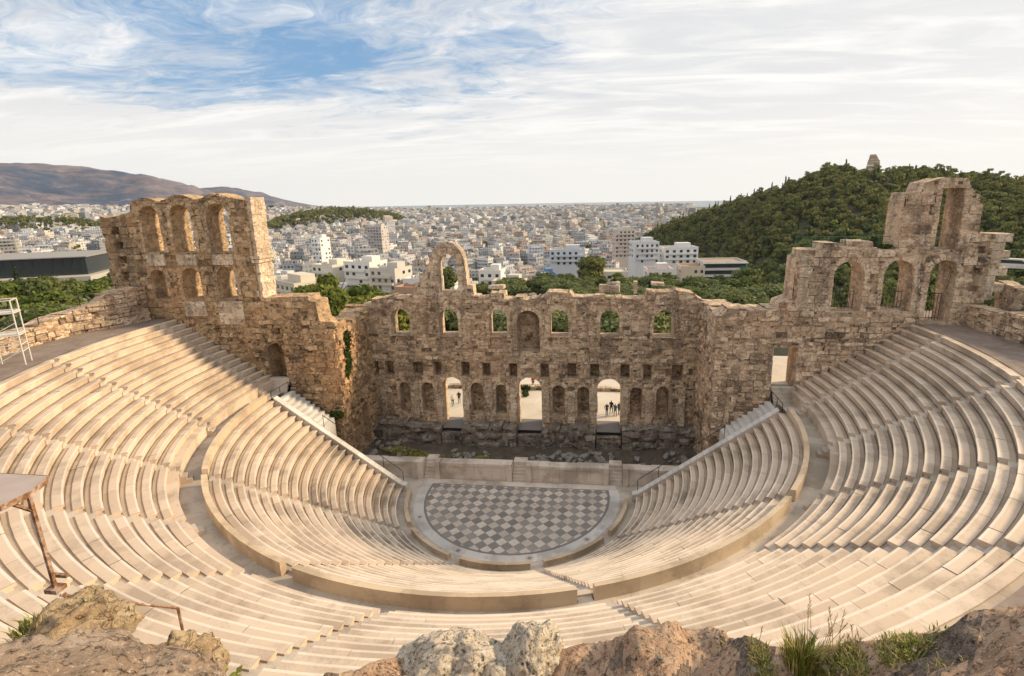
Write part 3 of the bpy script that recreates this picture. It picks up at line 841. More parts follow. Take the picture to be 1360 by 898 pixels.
# ashlar return pier at the inner end of the tower, set a hand proud of it, with a cornice
mb = MB()
for i in range(12):
    z = 17.9+.8*i
    mb.box((-25.15+.10*h1(i), 4.35+.03*h1(i, 3), z+.395), (.55, 2.05+.2*h1(i, 2), .785), 0, 0, .45+.5*h1(i, 7))
mb.box((-25.0, 4.35, 21.9), (.95, 2.5, .3), 0, 0, .5); mb.box((-25.05, 4.35, 21.55), (.8, 2.4, .3), 0, 0, .7)
part_in(mb, 'ashlar_pier', M['pale'], lw)
for u, w_, z0_, z1_ in ((-35.2, 1.9, 21.2, 22.3), (-31.95, 2.1, 21.2, 22.25), (-28.24, 2.1, 21.25, 22.25), (-31.9, 2.3, 16.2, 17.7), (-28.2, 2.6, 15.4, 17.7)):
    mb = MB(); n = max(2, int(round((z1_-z0_)/.55)))
    for i in range(n):
        a = z0_+(z1_-z0_)*i/n; h_ = (z1_-z0_)/n-.015; s_ = (.35+.3*h1(u, i))*w_
        mb.box((u-w_/2+s_/2, 3.12, a+h_/2), (s_-.02, .3, h_), 0, 0, .3+.6*h1(u, i, 1)); mb.box((u+s_/2, 3.13, a+h_/2), (w_-s_-.02, .3, h_), 0, 0, .3+.6*h1(u, i, 2))
    part_in(mb, 'ashlar_panel', M['pale'], lw)
# inner flank running back to the stage wall
def flank(s): return lambda u, d: (s*(17.9-d), u)
mb = MB()
rt = rag([(3.2, 15.7), (5.5, 14.9), (7.5, 15.2), (10.55, 16.0)], .3, .4, 1.0, 12); oo = [Op(7.6, 1.5, .6, 5.6, 1.6, True, True)]
facing(mb, flank(-1), rt, .5, oo, 601, (.26, .55), (.3, .9), .04, (0, .3), .1, .28); surround(mb, flank(-1), oo[0], 602)
wall(mb, flank(-1), rt, -.6, oo, 2.3, .12, .25, .22, .44, .9, 5, .14)
part_in(mb, 'flank_wall', M['leftwing'], lw)

rw = thing('arched_wing', (28, 3.2, 8), 'ruined right wing with three open arches and a tall broken tower', 'ruin tower', 'ruined wings of the stage')
ops = [Op(28.67, 2.45, 16.88, 21.33, None, True, True), Op(32.68, 2.45, 16.95, 21.37, None, True, True), Op(36.13, 2.05, 16.0, 21.36, None, True, True),
       Op(35.95, 1.75, 22.25, 27.2, None, False, True), Op(24.09, 2.1, 9.0, 13.6, None, False, True),
       Op(38.9, .8, 21.9, 22.5, .6, False), Op(38.9, .8, 20.2, 20.7, .6, False), Op(38.8, .9, 18.7, 19.2, .6, False)]
tp = [(17.9, 16.5), (18.4, 16.7), (18.8, 17.2), (23.1, 17.2), (23.2, 17.7), (24.2, 18.1), (24.25, 21.6), (24.6, 21.7), (24.65, 22.3), (26.3, 22.3), (26.33, 22.87), (27.5, 22.86), (27.7, 22.5), (28.6, 22.5), (28.65, 22.98), (30.3, 22.95), (30.4, 22.3), (32.2, 22.25), (32.25, 25.9), (32.4, 26.9), (33.5, 26.95), (33.7, 27.7), (35.0, 28.05), (36.8, 27.95), (37.1, 27.4), (37.38, 26.75), (37.95, 26.7), (38.0, 26.0), (38.3, 25.9), (38.32, 24.9), (38.34, 24.2), (38.4, 23.6), (39.6, 23.5)]
lt_ = rag(tp[:4], .15, .5, 1.2, 31)+tp[4:]
mb = MB(); facing(mb, fwing, lt_, 17.0, ops, 501, (.55, .80), (.7, 1.7), .035, (.02, .14), .03, .05, 99, 0, .2); facing(mb, fwing, lt_, 1, ops, 502, (.28, .6), (.35, 1.15), .04, (0, .25), .08, .24, 16.8)
for k, o in enumerate(ops):
    if o.trim: surround(mb, fwing, o, 520+k, wd=(.36, .55))
wall(mb, fwing, lt_, -.5, ops, TH, .12, .25, .22, .66, 1.35, 3, .06)
part_in(mb, 'wall', M['wing'], rw)
mb = MB()
for i in range(8):        # toothed courses sticking out at the outer end
    z = 18.0+.69*i; L = 1.9 if i % 2 else 1.1+.5*h1(i)
    mb.box((39.5+L/2-.3, 4.2+.1*h1(i, 4), z+.335), (L, 1.9-.1*h1(i, 1), .665), 0, 0, .3+.6*h1(i, 3))
part_in(mb, 'toothed_end', M['pale'], rw)
mb = MB()
for i in range(5): mb.box((24.9+.2*h1(i), 4.25, 21.3-.9*i), (1.1-.2*h1(i, 2), 2.3+.12*h1(i, 8), .86), 0, 0, .2+.7*h1(i, 5))
part_in(mb, 'corner_block', M['pale'], rw)
mb = MB()
rt = rag([(3.2, 16.5), (6, 16.9), (10.55, 16.6)], .25, .4, 1.0, 13); oo = [Op(7.0, 1.4, .6, 5.8, 1.6, True, True), Op(7.0, 1.5, 11.3, 15.2, 1.4, True, True)]
facing(mb, flank(1), rt, .5, oo, 611, (.3, .6), (.35, 1.0), .04, (0, .22), .08, .24)
wall(mb, flank(1), rt, -.6, oo, 2.3, .1, .25, .22, .44, .9, 6, .1)
part_in(mb, 'flank_wall', M['wing'], rw)
# iron bars in the three arches of the right wing
for u, w_, z0_, z1_, lab in ((28.67, 2.4, 16.9, 18.6, 'iron grille in the leftmost arch of the right wing'), (32.68, 2.4, 16.95, 18.6, 'iron grille in the middle arch of the right wing'), (36.13, 2.0, 16.0, 18.4, 'barred iron gate in the arch under the broken tower')):
    g = thing('iron_grille', (u, 4.6, z0_), lab, 'grille', 'grilles in the right wing')
    for k in range(9):
        x = -w_/2+w_*k/8; mb = MB(); mb.tube([(x, 0, 0), (x, 0, z1_-z0_)], .022, 5); mb.build('bar', M['iron'], g)
    for z in (.15, z1_-z0_-.1):
        mb = MB(); mb.tube([(-w_/2, 0, z), (w_/2, 0, z)], .03, 5); mb.build('rail', M['iron'], g)
M['greenpaint'] = plain('green_paint', (.05, .17, .09), .5)
g = thing('roof_railing', (28.5, 4.4, 22.3), 'thin green railing on top of the right wing', 'railing')
for z in (.5, 1.0):
    mb = MB(); mb.tube([(-4, 0, z), (4.2, 0, z)], .03, 5); mb.build('rail', M['greenpaint'], g)
for k in range(7):
    mb = MB(); mb.tube([(-4+1.36*k, 0, 0), (-4+1.36*k, 0, 1.0)], .03, 5); mb.build('post', M['greenpaint'], g)
# fenced landing behind the doorway of the right wing
mb = MB(); mb.box((25, 9, 9.6), (8, 9, .2), 0, 0); mb.build('landing', M['plaza'])['kind'] = 'structure'

# ---- outer rubble walls round the upper walkway
def poly_frame(pts):
    seg = []; s = 0
    for a, b in zip(pts, pts[1:]):
        L = hypot(b[0]-a[0], b[1]-a[1]); seg.append((s, s+L, a, b)); s += L
    def fr(u, d):
        for s0, s1, a, b in seg:
            if u <= s1+1e-6 or s1 == s:
                t = (u-s0)/(s1-s0); tx, ty = (b[0]-a[0])/(s1-s0), (b[1]-a[1])/(s1-s0)
                return (a[0]+(b[0]-a[0])*t+ty*d, a[1]+(b[1]-a[1])*t-tx*d)
    return fr, s, [x[1] for x in seg[:-1]]
pts = [(-36.9, 3.0), (-37.6, -.6), (-39.0, -3.0), (-38.6, -7.8), (-37.0, -14), (-34, -20)]
fr, L, _ = poly_frame(pts)
frl = lambda u, d: fr(u, -d)
rt = rag([(0, 19.3), (3.5, 19.1), (4.6, 18.3), (6.6, 17.75), (9, 17.4), (L, 17.5)], .3, .5, 1.5, 51); mb = MB(); facing(mb, frl, rt, 15.6, [], 701, (.3, .55), (.5, 1.2), .04, (.03, .22), .05, .1)
wall(mb, frl, rt, 15.2, [], 1.6, .14, .26, .22, .5, 1.1, 7, .16)
o = mb.build('rubble_wall', M['wing']); tag(o, 'low broken rubble wall along the upper left walkway', 'ruin wall')
pts = [(39.2, 5.6), (38.4, 2.6), (38.55, -.5), (38.75, -3), (38.6, -10), (36.5, -16)]
fr2, L, _ = poly_frame(pts)
frr = lambda u, d: fr2(u, d)
rt = rag([(0, 17.5), (3, 17.7), (6.5, 17.85), (L, 17.6)], .15, .5, 1.5, 52); mb = MB(); facing(mb, frr, rt, 15.6, [], 711, (.3, .5), (.5, 1.1), .04, (.03, .16), .04, .08)
wall(mb, frr, rt, 15.2, [], 1.3, .09, .26, .22, .44, 1.0, 8, .1)
o = mb.build('rubble_wall', M['wing']); tag(o, 'low rubble wall along the upper right walkway beside the broken tower', 'ruin wall')
mb = MB(); wall(mb, lambda u, d: fr2(u, d-2.6), rag([(0, 19.4), (3, 19.3), (L, 18.9)], .15, .5, 1.5, 53), 15.2, [], 1.0, .09, .26, .22, .44, 1.0, 9, .1)
o = mb.build('rubble_wall', M['pale']); tag(o, 'taller back wall behind the low rubble wall at the right edge', 'ruin wall')

# ---- stage podium with three little stairs
sp = thing('stage_podium', (0, 2.2, 0), 'long low marble stage front with three little stairs', 'stage front')
xs = [-17.6, -9.75, -8.55, -.85, .55, 8.55, 9.85, 17.6]
for k in range(0, 8, 2):
    a, b = xs[k], xs[k+1]; x = a
    mb = MB(); cp = MB()
    while x < b-.01:
        x1 = min(b, x+random.uniform(.9, 1.8))
        if b-x1 < .4: x1 = b
        mb.box(((x+x1)/2, 2.62+random.uniform(-.012, .012), .72), (x1-x-.012, .84, 1.5), 0, 0, random.random())
        mb.box(((x+x1)/2, 2.58, .12), (x1-x-.008, .9, .26), 0, 0, random.random()*.5)
        if random.random() < .96 or True:
            z = random.choice((0, 0, 0, -.05))
            cp.box(((x+x1)/2, 2.6, 1.62+z), (x1-x-.01, 1.02, .28), 0, 0, random.random(), .012)
        x = x1
    part_in(mb, 'wall', M['podium'], sp); part_in(cp, 'coping', M['podium'], sp)
for k in (1, 3, 5):
    a, b = xs[k], xs[k+1]; mb = MB()
    for i in range(6): mb.box(((a+b)/2, 2.2+.17*i+.5, .14+.29*i-.14), (b-a-.06, 1.0, .285), 0, 0, .2+.6*random.random(), .01)
    part_in(mb, 'stair', M['podium'], sp)
    for s in (a+.02, b-.02):
        mb = MB(); mb.box((s+(-.28 if s == a+.02 else .28), 2.42, .93), (.5, .96, 1.86), 0, 0, random.random()); part_in(mb, 'pier', M['podium'], sp)
# stage floor
M['dirt'] = earth('stage_dirt', [(.3, (.05, .042, .034)), (.5, (.11, .09, .07)), (.66, (.17, .14, .11))], .6, .6, .06)
mb = MB(); nx, ny = 90, 22
for j in range(ny+1):
    for i in range(nx+1):
        x, y = -18+36*i/nx, 2.9+7.8*j/ny
        mb.v.append((x, y, .05+.30*noise.noise((x*.4, y*.4, 1))+.12*noise.noise((x*1.6, y*1.6, 2))+.5*sst(abs(x), 11, 17.5)))
for j in range(ny):
    for i in range(nx):
        a = j*(nx+1)+i; mb.f.append((a, a+1, a+nx+2, a+nx+1)); mb.m.append(0); mb.t.append(.5)
mb.build('stage_floor', M['dirt'], smooth=True)['kind'] = 'structure'
# ------------------------------------------------------------------ far terrain
def az_el(az, el, r): return (CAM.x+r*sin(R(az)), CAM.y+r*cos(R(az)), CAM.z+r*math.tan(R(el)))
def fbm(x, y, s, o=5):
    v = 0; a = 1
    for k in range(o): v += a*noise.noise((x/s, y/s, 3.7*k+s)); a *= .52; s *= .48
    return v
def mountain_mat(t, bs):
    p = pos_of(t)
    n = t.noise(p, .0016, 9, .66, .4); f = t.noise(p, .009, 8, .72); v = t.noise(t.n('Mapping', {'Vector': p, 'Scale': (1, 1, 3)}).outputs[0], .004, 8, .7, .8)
    c = t.ramp(t.math('ADD', t.math('MULTIPLY', n, .5), t.math('MULTIPLY', v, .5)), [(.38, (.02, .045, .10)), (.46, (.05, .07, .12)), (.52, (.13, .11, .135)), (.62, (.23, .19, .195))])  # blue-grey stops: distance haze mixed into the base colour
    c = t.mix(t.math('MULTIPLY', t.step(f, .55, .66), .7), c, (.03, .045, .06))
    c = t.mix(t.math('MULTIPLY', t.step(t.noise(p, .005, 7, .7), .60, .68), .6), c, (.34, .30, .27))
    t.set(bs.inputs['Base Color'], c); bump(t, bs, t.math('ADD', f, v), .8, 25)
M['mountain'] = material('haze_tinted_mountain', mountain_mat)
def ridge(name, crest, r0, r1, basez, amp, a_step=.25):
    mb = MB(); azs = np.arange(crest[0][0], crest[-1][0]+1e-6, a_step); J = 34
    for a in azs:
        el = pl_(a, crest); top_ = CAM.z+r1*math.tan(R(el))
        for j in range(J+1):
            t = j/J*1.35; r = lerp(r0, r1, t)
            x, y = CAM.x+r*sin(R(a)), CAM.y+r*cos(R(a))
            k = sst(min(t, 1), -.15, 1.0)
            z = lerp(basez, top_, k) if t <= 1 else top_-(t-1)*900
            gul = fbm(x+y*.4, y-x*.3, 900); z += amp*gul*max(0, (t*(1.0-t)*4)) if t < 1 else 0
            z += amp*.10*fbm(x, y, 150, 3)*min(1, t*2)
            mb.v.append((x, y, z))
    for i in range(len(azs)-1):
        for j in range(J):
            q = i*(J+1)+j; mb.f.append((q, q+1, q+J+2, q+J+1)); mb.m.append(0); mb.t.append(.5)
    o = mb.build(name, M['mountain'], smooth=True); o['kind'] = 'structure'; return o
c1 = [(-80, 2.6), (-66, 3.2), (-56, 3.4), (-51, 3.28), (-48.6, 3.25), (-46.9, 3.07), (-44.6, 2.76), (-42.1, 2.24), (-39.5, 1.61), (-38.1, 1.2), (-36, .3), (-34, -.7), (-32, -1.8)]
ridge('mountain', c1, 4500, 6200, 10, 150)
c2 = [(-46, -1.0), (-41, .9), (-38.1, 1.45), (-36.6, 1.47), (-34.9, 1.11), (-33, .54), (-30.5, -.08), (-27.8, -.65), (-26, -1.2)]
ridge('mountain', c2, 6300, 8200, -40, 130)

# ------------------------------------------------------------------ foliage
def leaf_mat(name, dark, light, warm, warmk=.25):
    def fn(t, bs):
        tone = tone_of(t); rnd = t.n('ObjectInfo').outputs['Random']
        c = t.mix(tone, dark, light)
        c = t.mix(t.math('MULTIPLY', t.step(t.math('ADD', t.math('MULTIPLY', rnd, .7), t.math('MULTIPLY', tone, .3)), .45, 1.0), warmk), c, warm)
        t.set(bs.inputs['Base Color'], c); bs.inputs['Roughness'].default_value = .75
        bs.inputs['Specular IOR Level'].default_value = .15
        tr_ = t.n('BsdfTranslucent', {'Color': c}); mx_ = t.n('MixShader', {0: .32, 1: bs.outputs[0], 2: tr_.outputs[0]})
        out = next(n for n in t.t.nodes if n.type == 'OUTPUT_MATERIAL'); t.set(out.inputs[0], mx_.outputs[0])
    return material(name, fn)
M['olive'] = leaf_mat('olive_foliage', (.09, .12, .05), (.225, .26, .115), (.27, .26, .09), .4)
M['pine'] = leaf_mat('pine_foliage', (.065, .10, .025), (.23, .27, .06), (.29, .28, .06), .4)
M['wood'] = leaf_mat('wood_foliage', (.055, .085, .03), (.215, .245, .08), (.26, .23, .08), .45)
M['cypress'] = leaf_mat('cypress_foliage', (0.025, 0.045, 0.02), (0.07, 0.1, 0.04), (0.09, 0.1, 0.035), .2)
M['bark'] = plain('bark', (.10, .075, .055), .9, 0, .3, 3)

def leaf_arrays(blobs, n, size, rg, flat=.5):
    """leaf clumps spread through the crown's volume: quads, (n,4,3) corners and (n,) tone"""
    vol = np.array([b[3]*b[4]*b[5] for b in blobs])**.67; pick = rg.choice(len(blobs), n, p=vol/vol.sum())
    B = np.array(blobs)[pick]
    d = rg.normal(size=(n, 3)); d /= np.linalg.norm(d, axis=1)[:, None]
    rad = rg.uniform(.35, 1.0, n)**.45*(1+.10*rg.normal(size=n))
    c = B[:, :3]+d*B[:, 3:6]*rad[:, None]
    nrm = d*flat*2+rg.normal(size=(n, 3))*.55; nrm /= np.linalg.norm(nrm, axis=1)[:, None]
    t1 = np.cross(nrm, rg.normal(size=(n, 3))); t1 /= np.linalg.norm(t1, axis=1)[:, None]; t2 = np.cross(nrm, t1)
    s = size*rg.uniform(.55, 1.35, n)[:, None]
    Q = np.stack([c-t1*s-t2*s*.6, c+t1*s-t2*s*.45, c+t1*s*.7+t2*s*.7, c-t1*s*.6+t2*s*.6], 1)
    bt = rg.uniform(0, 1, len(blobs))[pick]
    return Q, np.clip(.55*bt+.45*rg.uniform(0, 1, n), 0, 1)
def arr_mesh(name, Q, tone, mats, mi=None):
    n = len(Q); me = bpy.data.meshes.new(name)
    me.vertices.add(n*4); me.vertices.foreach_set('co', Q.reshape(-1).astype(np.float32))
    me.loops.add(n*4); me.loops.foreach_set('vertex_index', np.arange(n*4, dtype=np.int32))
    me.polygons.add(n); me.polygons.foreach_set('loop_start', np.arange(0, n*4, 4, dtype=np.int32))
    try: me.polygons.foreach_set('loop_total', np.full(n, 4, dtype=np.int32))
    except Exception: pass
    for m_ in (mats if isinstance(mats, (list, tuple)) else [mats]): me.materials.append(m_)
    if mi is not None: me.polygons.foreach_set('material_index', mi.astype(np.int32))
    me.update(calc_edges=True)
    at = me.attributes.new('tone', 'FLOAT', 'FACE'); at.data.foreach_set('value', tone.astype(np.float32))
    return me
def blob_set(kind, rg):
    b = []
    if kind == 'round':
        for k in range(11):
            a = rg.uniform(0, 6.28); q = rg.uniform(0, 2.4)**.8; s = rg.uniform(1.0, 1.75)
            b.append((q*cos(a), q*sin(a), rg.uniform(2.2, 5.6)-q*.35, s*1.15, s*1.15, s*.8))
    elif kind == 'pine':
        for k in range(14):
            z = rg.uniform(2.5, 8.5); q = rg.uniform(.3, 1)*(3.2-.28*z)+.4; a = rg.uniform(0, 6.28); s = rg.uniform(.9, 1.5)
            b.append((q*cos(a), q*sin(a), z, s*1.2, s*1.2, s*.65))
    elif kind == 'cypress':
        for k in range(9):
            z = 1+8.5*k/8; s = .95*(1-.08*k) if k > 1 else .7+.15*k
            b.append((rg.uniform(-.12, .12), rg.uniform(-.12, .12), z, s, s, 1.2))
    else:   # bush
        for k in range(7):
            a = rg.uniform(0, 6.28); q = rg.uniform(0, 1.5); s = rg.uniform(.8, 1.3)
            b.append((q*cos(a), q*sin(a), rg.uniform(.8, 2.0), s*1.1, s*1.1, s*.8))
    return b
def trunk_mesh(name, h, r, limbs=4, seed=0):
    rg = random.Random(seed); mb = MB()
    mb.tube([(0, 0, -1.0), (.05, .03, h*.35), (-.08, .05, h*.7), (.05, -.05, h)], [r*1.25, r, r*.75, r*.3], 7)
    for k in range(limbs):
        a = rg.uniform(0, 6.28); z = h*rg.uniform(.4, .75); L = h*rg.uniform(.25, .4)
        mb.tube([(0, 0, z), (L*.5*cos(a), L*.5*sin(a), z+L*.35), (L*cos(a), L*sin(a), z+L*.8)], [r*.5, r*.35, r*.12], 5)
    return mb.mesh(name, M['bark'])
TRUNK = {'round': trunk_mesh('trunk', 5.2, .24, 5, 1), 'pine': trunk_mesh('trunk', 8.3, .22, 4, 2), 'cypress': trunk_mesh('trunk', 8.5, .16, 0, 3), 'bush': trunk_mesh('trunk', 1.7, .09, 4, 4)}
def crown_variants(kind, mat, n, size, cnt, seed):
    out = []
    for k in range(cnt):
        rg = np.random.default_rng(seed+k)
        Q, tn = leaf_arrays(blob_set(kind, rg), n, size, rg)
        out.append(arr_mesh('crown', Q, tn, mat))
    return out
NEAR = {('round', 'olive'): crown_variants('round', M['olive'], 3600, .26, 4, 10), ('pine', 'pine'): crown_variants('pine', M['pine'], 4200, .24, 4, 30),
        ('round', 'wood'): crown_variants('round', M['wood'], 3000, .28, 3, 50), ('cypress', 'cypress'): crown_variants('cypress', M['cypress'], 1800, .22, 2, 70),
        ('bush', 'olive'): crown_variants('bush', M['olive'], 1400, .18, 3, 90)}
tr = random.Random(5)
NAMES = {'round': 'olive_tree', 'pine': 'pine_tree', 'cypress': 'cypress', 'bush': 'shrub'}
CATS = {'round': 'tree', 'pine': 'tree', 'cypress': 'tree', 'bush': 'shrub'}
def tree(kind, mat, x, y, topz, hgt, label, group=None, wide=1.0):
    me = tr.choice(NEAR[(kind, mat)]); base = {'round': 6.6, 'pine': 9.5, 'cypress': 10.4, 'bush': 2.9}[kind]
    s = hgt/base
    o = thing(NAMES[kind], (x, y, topz-hgt), label, CATS[kind], group, tr.uniform(0, 6.28)); o.scale = (s*wide, s*wide, s)
    link('trunk', TRUNK[kind], o); link('crown', me, o)
    return o
# trees close behind the stage wall, seen through its windows
win = [(-32, 49, 7.6), (-24.6, 48, 7.2), (-16.6, 50, 7.6), (-8.9, 48, 7.2), (.4, 47, 7.6), (9.4, 46, 7.8), (17.6, 47, 8.0), (26.5, 49, 7.5), (5.2, 56, 6.6), (14.0, 56, 7.0), (-21, 56, 6.6)]
wl = ['bushy olive tree behind the left end of the stage wall', 'olive tree filling the first upper window from the left', 'olive tree filling the second upper window from the left', 'olive tree filling the third upper window from the left',
      'olive tree filling the window right of the central niche', 'bright olive tree filling the fifth open upper window', 'olive tree filling the last upper window on the right', 'olive tree behind the right end of the stage wall',
      'olive tree behind the stage wall, standing between the two right windows and farther back', 'olive tree behind the stage wall, half seen past the last right windows', 'olive tree farther back behind the first two left windows']
for (x, y, tz), l in zip(win, wl): tree('round', 'olive', x, y, tz+1.0, 8.5, l, 'olive trees behind the stage wall', 1.3)
# the tall pines between the left wing and the stage wall
for (x, y, tz, hh, ww), l in zip([(-29.5, 24, 18.2, 14, .8), (-33.5, 29, 15.9, 12, 1.0), (-27, 30, 14.2, 12, 1.0), (-36.5, 32, 14.6, 11, 1.0), (-24.0, 34, 12.6, 11, 1.1), (-30, 37, 14.0, 11, 1.1)],
        ['tallest dark green pine in the gap between the left wing and the stage wall', 'pine leaning close to the pier of the left wing', 'pine in the middle of the gap left of the stage wall', 'broad pine half hidden by the left wing', 'low pine nearest the left corner of the stage wall', 'pine at the back of the gap left of the stage wall']):
    tree('pine', 'pine', x, y, tz, hh, l, 'pines left of the stage wall', ww)
# trees behind the outer left wall
for i in range(26):
    az = tr.uniform(-55, -43.5); d = tr.uniform(74, 112); el = lerp(-8.6, -5.0, (d-74)/38)+tr.uniform(-.5, .4)
    x, y, z = az_el(az, el, d); k = tr.random()
    kind, mt = ('pine', 'pine') if k < .5 else ('round', 'olive') if k < .8 else ('round', 'wood')
    tree(kind, mt, x, y, z, tr.uniform(7.5, 9.5), 'bushy green tree in the grove beyond the outer left rubble wall', 'grove beyond the outer left wall', 1.15)
# the belt of olives and bushes between the stage wall and the houses
for i in range(110):
    az = tr.uniform(-10.5, 21.5); u = tr.random(); d = lerp(112, 205, u)
    if az < -3: d = tr.uniform(168, 205)
    el = lerp(-10.2, -8.0, (d-112)/93) + (1.3 if az > 13 else 0)*tr.random()
    if -8.8 < az < -6.6: continue
    x, y, z = az_el(az, el, d); k = tr.random()
    mt = 'olive' if k < .7 else 'wood'
    tree('round', mt, x, y, z+tr.uniform(-.6, .8), tr.uniform(6.0, 8.6), 'round greyish olive tree in the belt between the stage wall and the houses', 'olive belt behind the stage wall', 1.35)
for az, el, d, hh, kind, mt, l in ((-51.7, -4.7, 190, 11, 'cypress', 'cypress', 'dark cypress standing in front of the black glass museum'), (-.4, -6.0, 235, 15, 'round', 'wood', 'tall rounded green tree standing alone among the houses right of the middle'), (2.2, -8.1, 215, 9, 'pine', 'pine', 'bright yellow-green tree beside the flat cream house'),
        (5.76, -9.0, 150, 9, 'cypress', 'cypress', 'single dark cypress just above the loose coping blocks'), (5.0, -8.2, 205, 9, 'round', 'olive', 'dark leafy tree in front of the red-roofed white house'), (8.0, -8.3, 195, 8, 'pine', 'pine', 'bright green tree in front of the orange-roofed house'),
        (-13.0, -8.9, 190, 8, 'round', 'wood', 'dark round tree just right of the freestanding arch'), (-16.5, -7.0, 240, 12, 'round', 'wood', 'dark tree seen through the freestanding arch')):
    x, y, z = az_el(az, el, d); tree(kind, mt, x, y, z, hh, l, None, 1.1)
# two rows of dark trees lining the street that runs away from the stage wall
for i in range(22):
    d = 205+i*9.5; az = -7.3-.55*sst(d, 205, 420)+(.75 if i % 2 else -.75)*200/d
    x, y, _ = az_el(az, 0, d); hh = tr.uniform(8, 10.5)
    tree('round', 'wood', x, y, gz(x, y)+hh, hh, 'dark street tree in the double row lining the street behind the stage wall', 'street trees behind the stage wall', .95)
# cypresses and trees between the near houses
for i in range(105):
    az = tr.uniform(-27, 5); d = tr.uniform(225, 460); x, y, _ = az_el(az, 0, d); k = tr.random(); hh = tr.uniform(7, 12)
    kind, mt = ('cypress', 'cypress') if k < .35 else ('round', 'wood') if k < .8 else ('pine', 'pine')
    tree(kind, mt, x, y, gz(x, y)+hh, hh, {'cypress': 'thin dark cypress between the nearer city houses', 'round': 'dark round tree between the nearer city houses', 'pine': 'green pine between the nearer city houses'}[kind], {'cypress': 'cypresses among the houses', 'round': 'round trees among the houses', 'pine': 'pines among the houses'}[kind])
for i in range(34):
    az = tr.uniform(-56, -40); d = tr.uniform(135, 330); x, y, _ = az_el(az, 0, d); hh = tr.uniform(7, 11)
    if d > 215 and az < -47: continue
    tree('round', 'wood', x, y, gz(x, y)+hh, hh, 'dark tree among the low houses beside the black glass museum', 'trees near the museum')

# ------------------------------------------------------------------ wooded hill with the monument
HR = [(4, -5.0), (5.4, -4.3), (6.9, -3.4), (8.8, -2.75), (12.84, -1.35), (17, -.1), (20.6, 1.15), (22.8, 1.85), (25.8, 1.85), (29.7, 1.35), (33.3, .8), (36.2, .35), (42, .1), (50, -.3), (60, -1.2), (75, -4)]
def hill_r(az): return lerp(780, 620, sst(az, 6, 18))
def hill_foot(az): return lerp(560, 225, sst(az, 5, 19))
def hz(az, r):
    r0, r1 = hill_foot(az), hill_r(az); t = (r-r0)/(r1-r0)
    topz = CAM.z+r1*math.tan(R(pl_(az, HR)))
    x, y = CAM.x+r*sin(R(az)), CAM.y+r*cos(R(az)); b = gz(x, y)
    if t <= 0: return b-.5
    k = sst(t, -.12, 1.05) if t < 1 else 1-.9*sst(t, 1, 2.2)
    k = max(0, (k-sst(0, -.12, 1.05))/(1-sst(0, -.12, 1.05)))
    return lerp(b, topz, min(1, k))+4*fbm(x, y, 90, 3)*min(1, t*3)*(0 if t > .93 else 1)
M['hillsoil'] = earth('hill_soil', [(.3, (.03, .035, .018)), (.5, (.06, .058, .03)), (.68, (.13, .11, .07))], .05, .3, .5)
mb = MB(); azs = np.arange(4, 76, .6); rsx = np.arange(200, 1300, 14)
for a in azs:
    for r in rsx: mb.v.append((CAM.x+r*sin(R(a)), CAM.y+r*cos(R(a)), hz(a, r)))
n = len(rsx)
for i in range(len(azs)-1):
    for j in range(n-1):
        q = i*n+j; mb.f.append((q, q+1, q+n+1, q+n)); mb.m.append(0); mb.t.append(.5)
mb.build('hill', M['hillsoil'], smooth=True)['kind'] = 'structure'
fr_ = np.random.default_rng(11)
FV = []
for k in range(8):
    rg = np.random.default_rng(200+k); kind = 'cypress' if k == 7 else 'pine' if k in (2, 5) else 'round'
    FV.append((kind, *leaf_arrays(blob_set(kind, rg), 260 if kind != 'cypress' else 90, .62, rg, .9)))
FMESH = [arr_mesh('crown', Q, tn, M['cypress'] if k == 'cypress' else M['wood']) for k, Q, tn in FV]
cand = []
for i in range(9000):
    az = fr_.uniform(4.5, 58); r = math.sqrt(fr_.uniform(205**2, 1.04*800**2))
    if r < hill_foot(az)-8 or r > hill_r(az)*1.03: continue
    if 24.3 < az < 27.2 and r > hill_r(az)-60: continue
    x, y = CAM.x+r*sin(R(az)), CAM.y+r*cos(R(az)); cand.append((r, az, x, y))
grid = {}; keep = []
for c in cand:       # spacing of about six metres
    g = (int(c[2]//6.6), int(c[3]//6.6))
    if g in grid: continue
    grid[g] = 1; keep.append(c)
keep.sort()
AQ, AT, AM = [], [], []; ind = 0
for r, az, x, y in keep:
    k = int(fr_.integers(0, 7)) if fr_.random() > .09 else 7
    s = fr_.uniform(.9, 1.5)*(.8 if k == 7 else 1.0); z = hz(az, r)-.9; rz = fr_.uniform(0, 6.28)
    if r > hill_r(az)*.985 and k != 7: s *= .8
    vis = az < 40 and r < 420
    if ind < 285 and vis and fr_.random() < .6:
        kind = FV[k][0]
        o = thing({'cypress': 'cypress', 'pine': 'pine_tree', 'round': 'oak_tree'}[kind], (x, y, z),
                  {'cypress': 'narrow dark cypress on the lower slope of the wooded hill', 'pine': 'layered dark pine on the lower slope of the wooded hill', 'round': 'round dark green tree on the lower slope of the wooded hill'}[kind], 'tree',
                  {'cypress': 'cypresses on the lower hill', 'pine': 'pines on the lower hill', 'round': 'round trees on the lower hill'}[kind], rz)
        o.scale = (s, s, s)
        link('trunk', TRUNK[kind], o); link('crown', FMESH[k], o); ind += 1; continue
    Q, tn = FV[k][1], FV[k][2]; ca, sa = cos(rz), sin(rz)
    W = np.empty_like(Q); W[..., 0] = (Q[..., 0]*ca-Q[..., 1]*sa)*s+x; W[..., 1] = (Q[..., 0]*sa+Q[..., 1]*ca)*s+y; W[..., 2] = Q[..., 2]*s+z
    # each crown its own green
    AQ.append(W); AT.append(np.clip(tn*.45+.75*fr_.random()-.1, 0, 1)); AM.append(np.full(len(tn), 1 if k == 7 else (2 if fr_.random() < .06 else 0)))
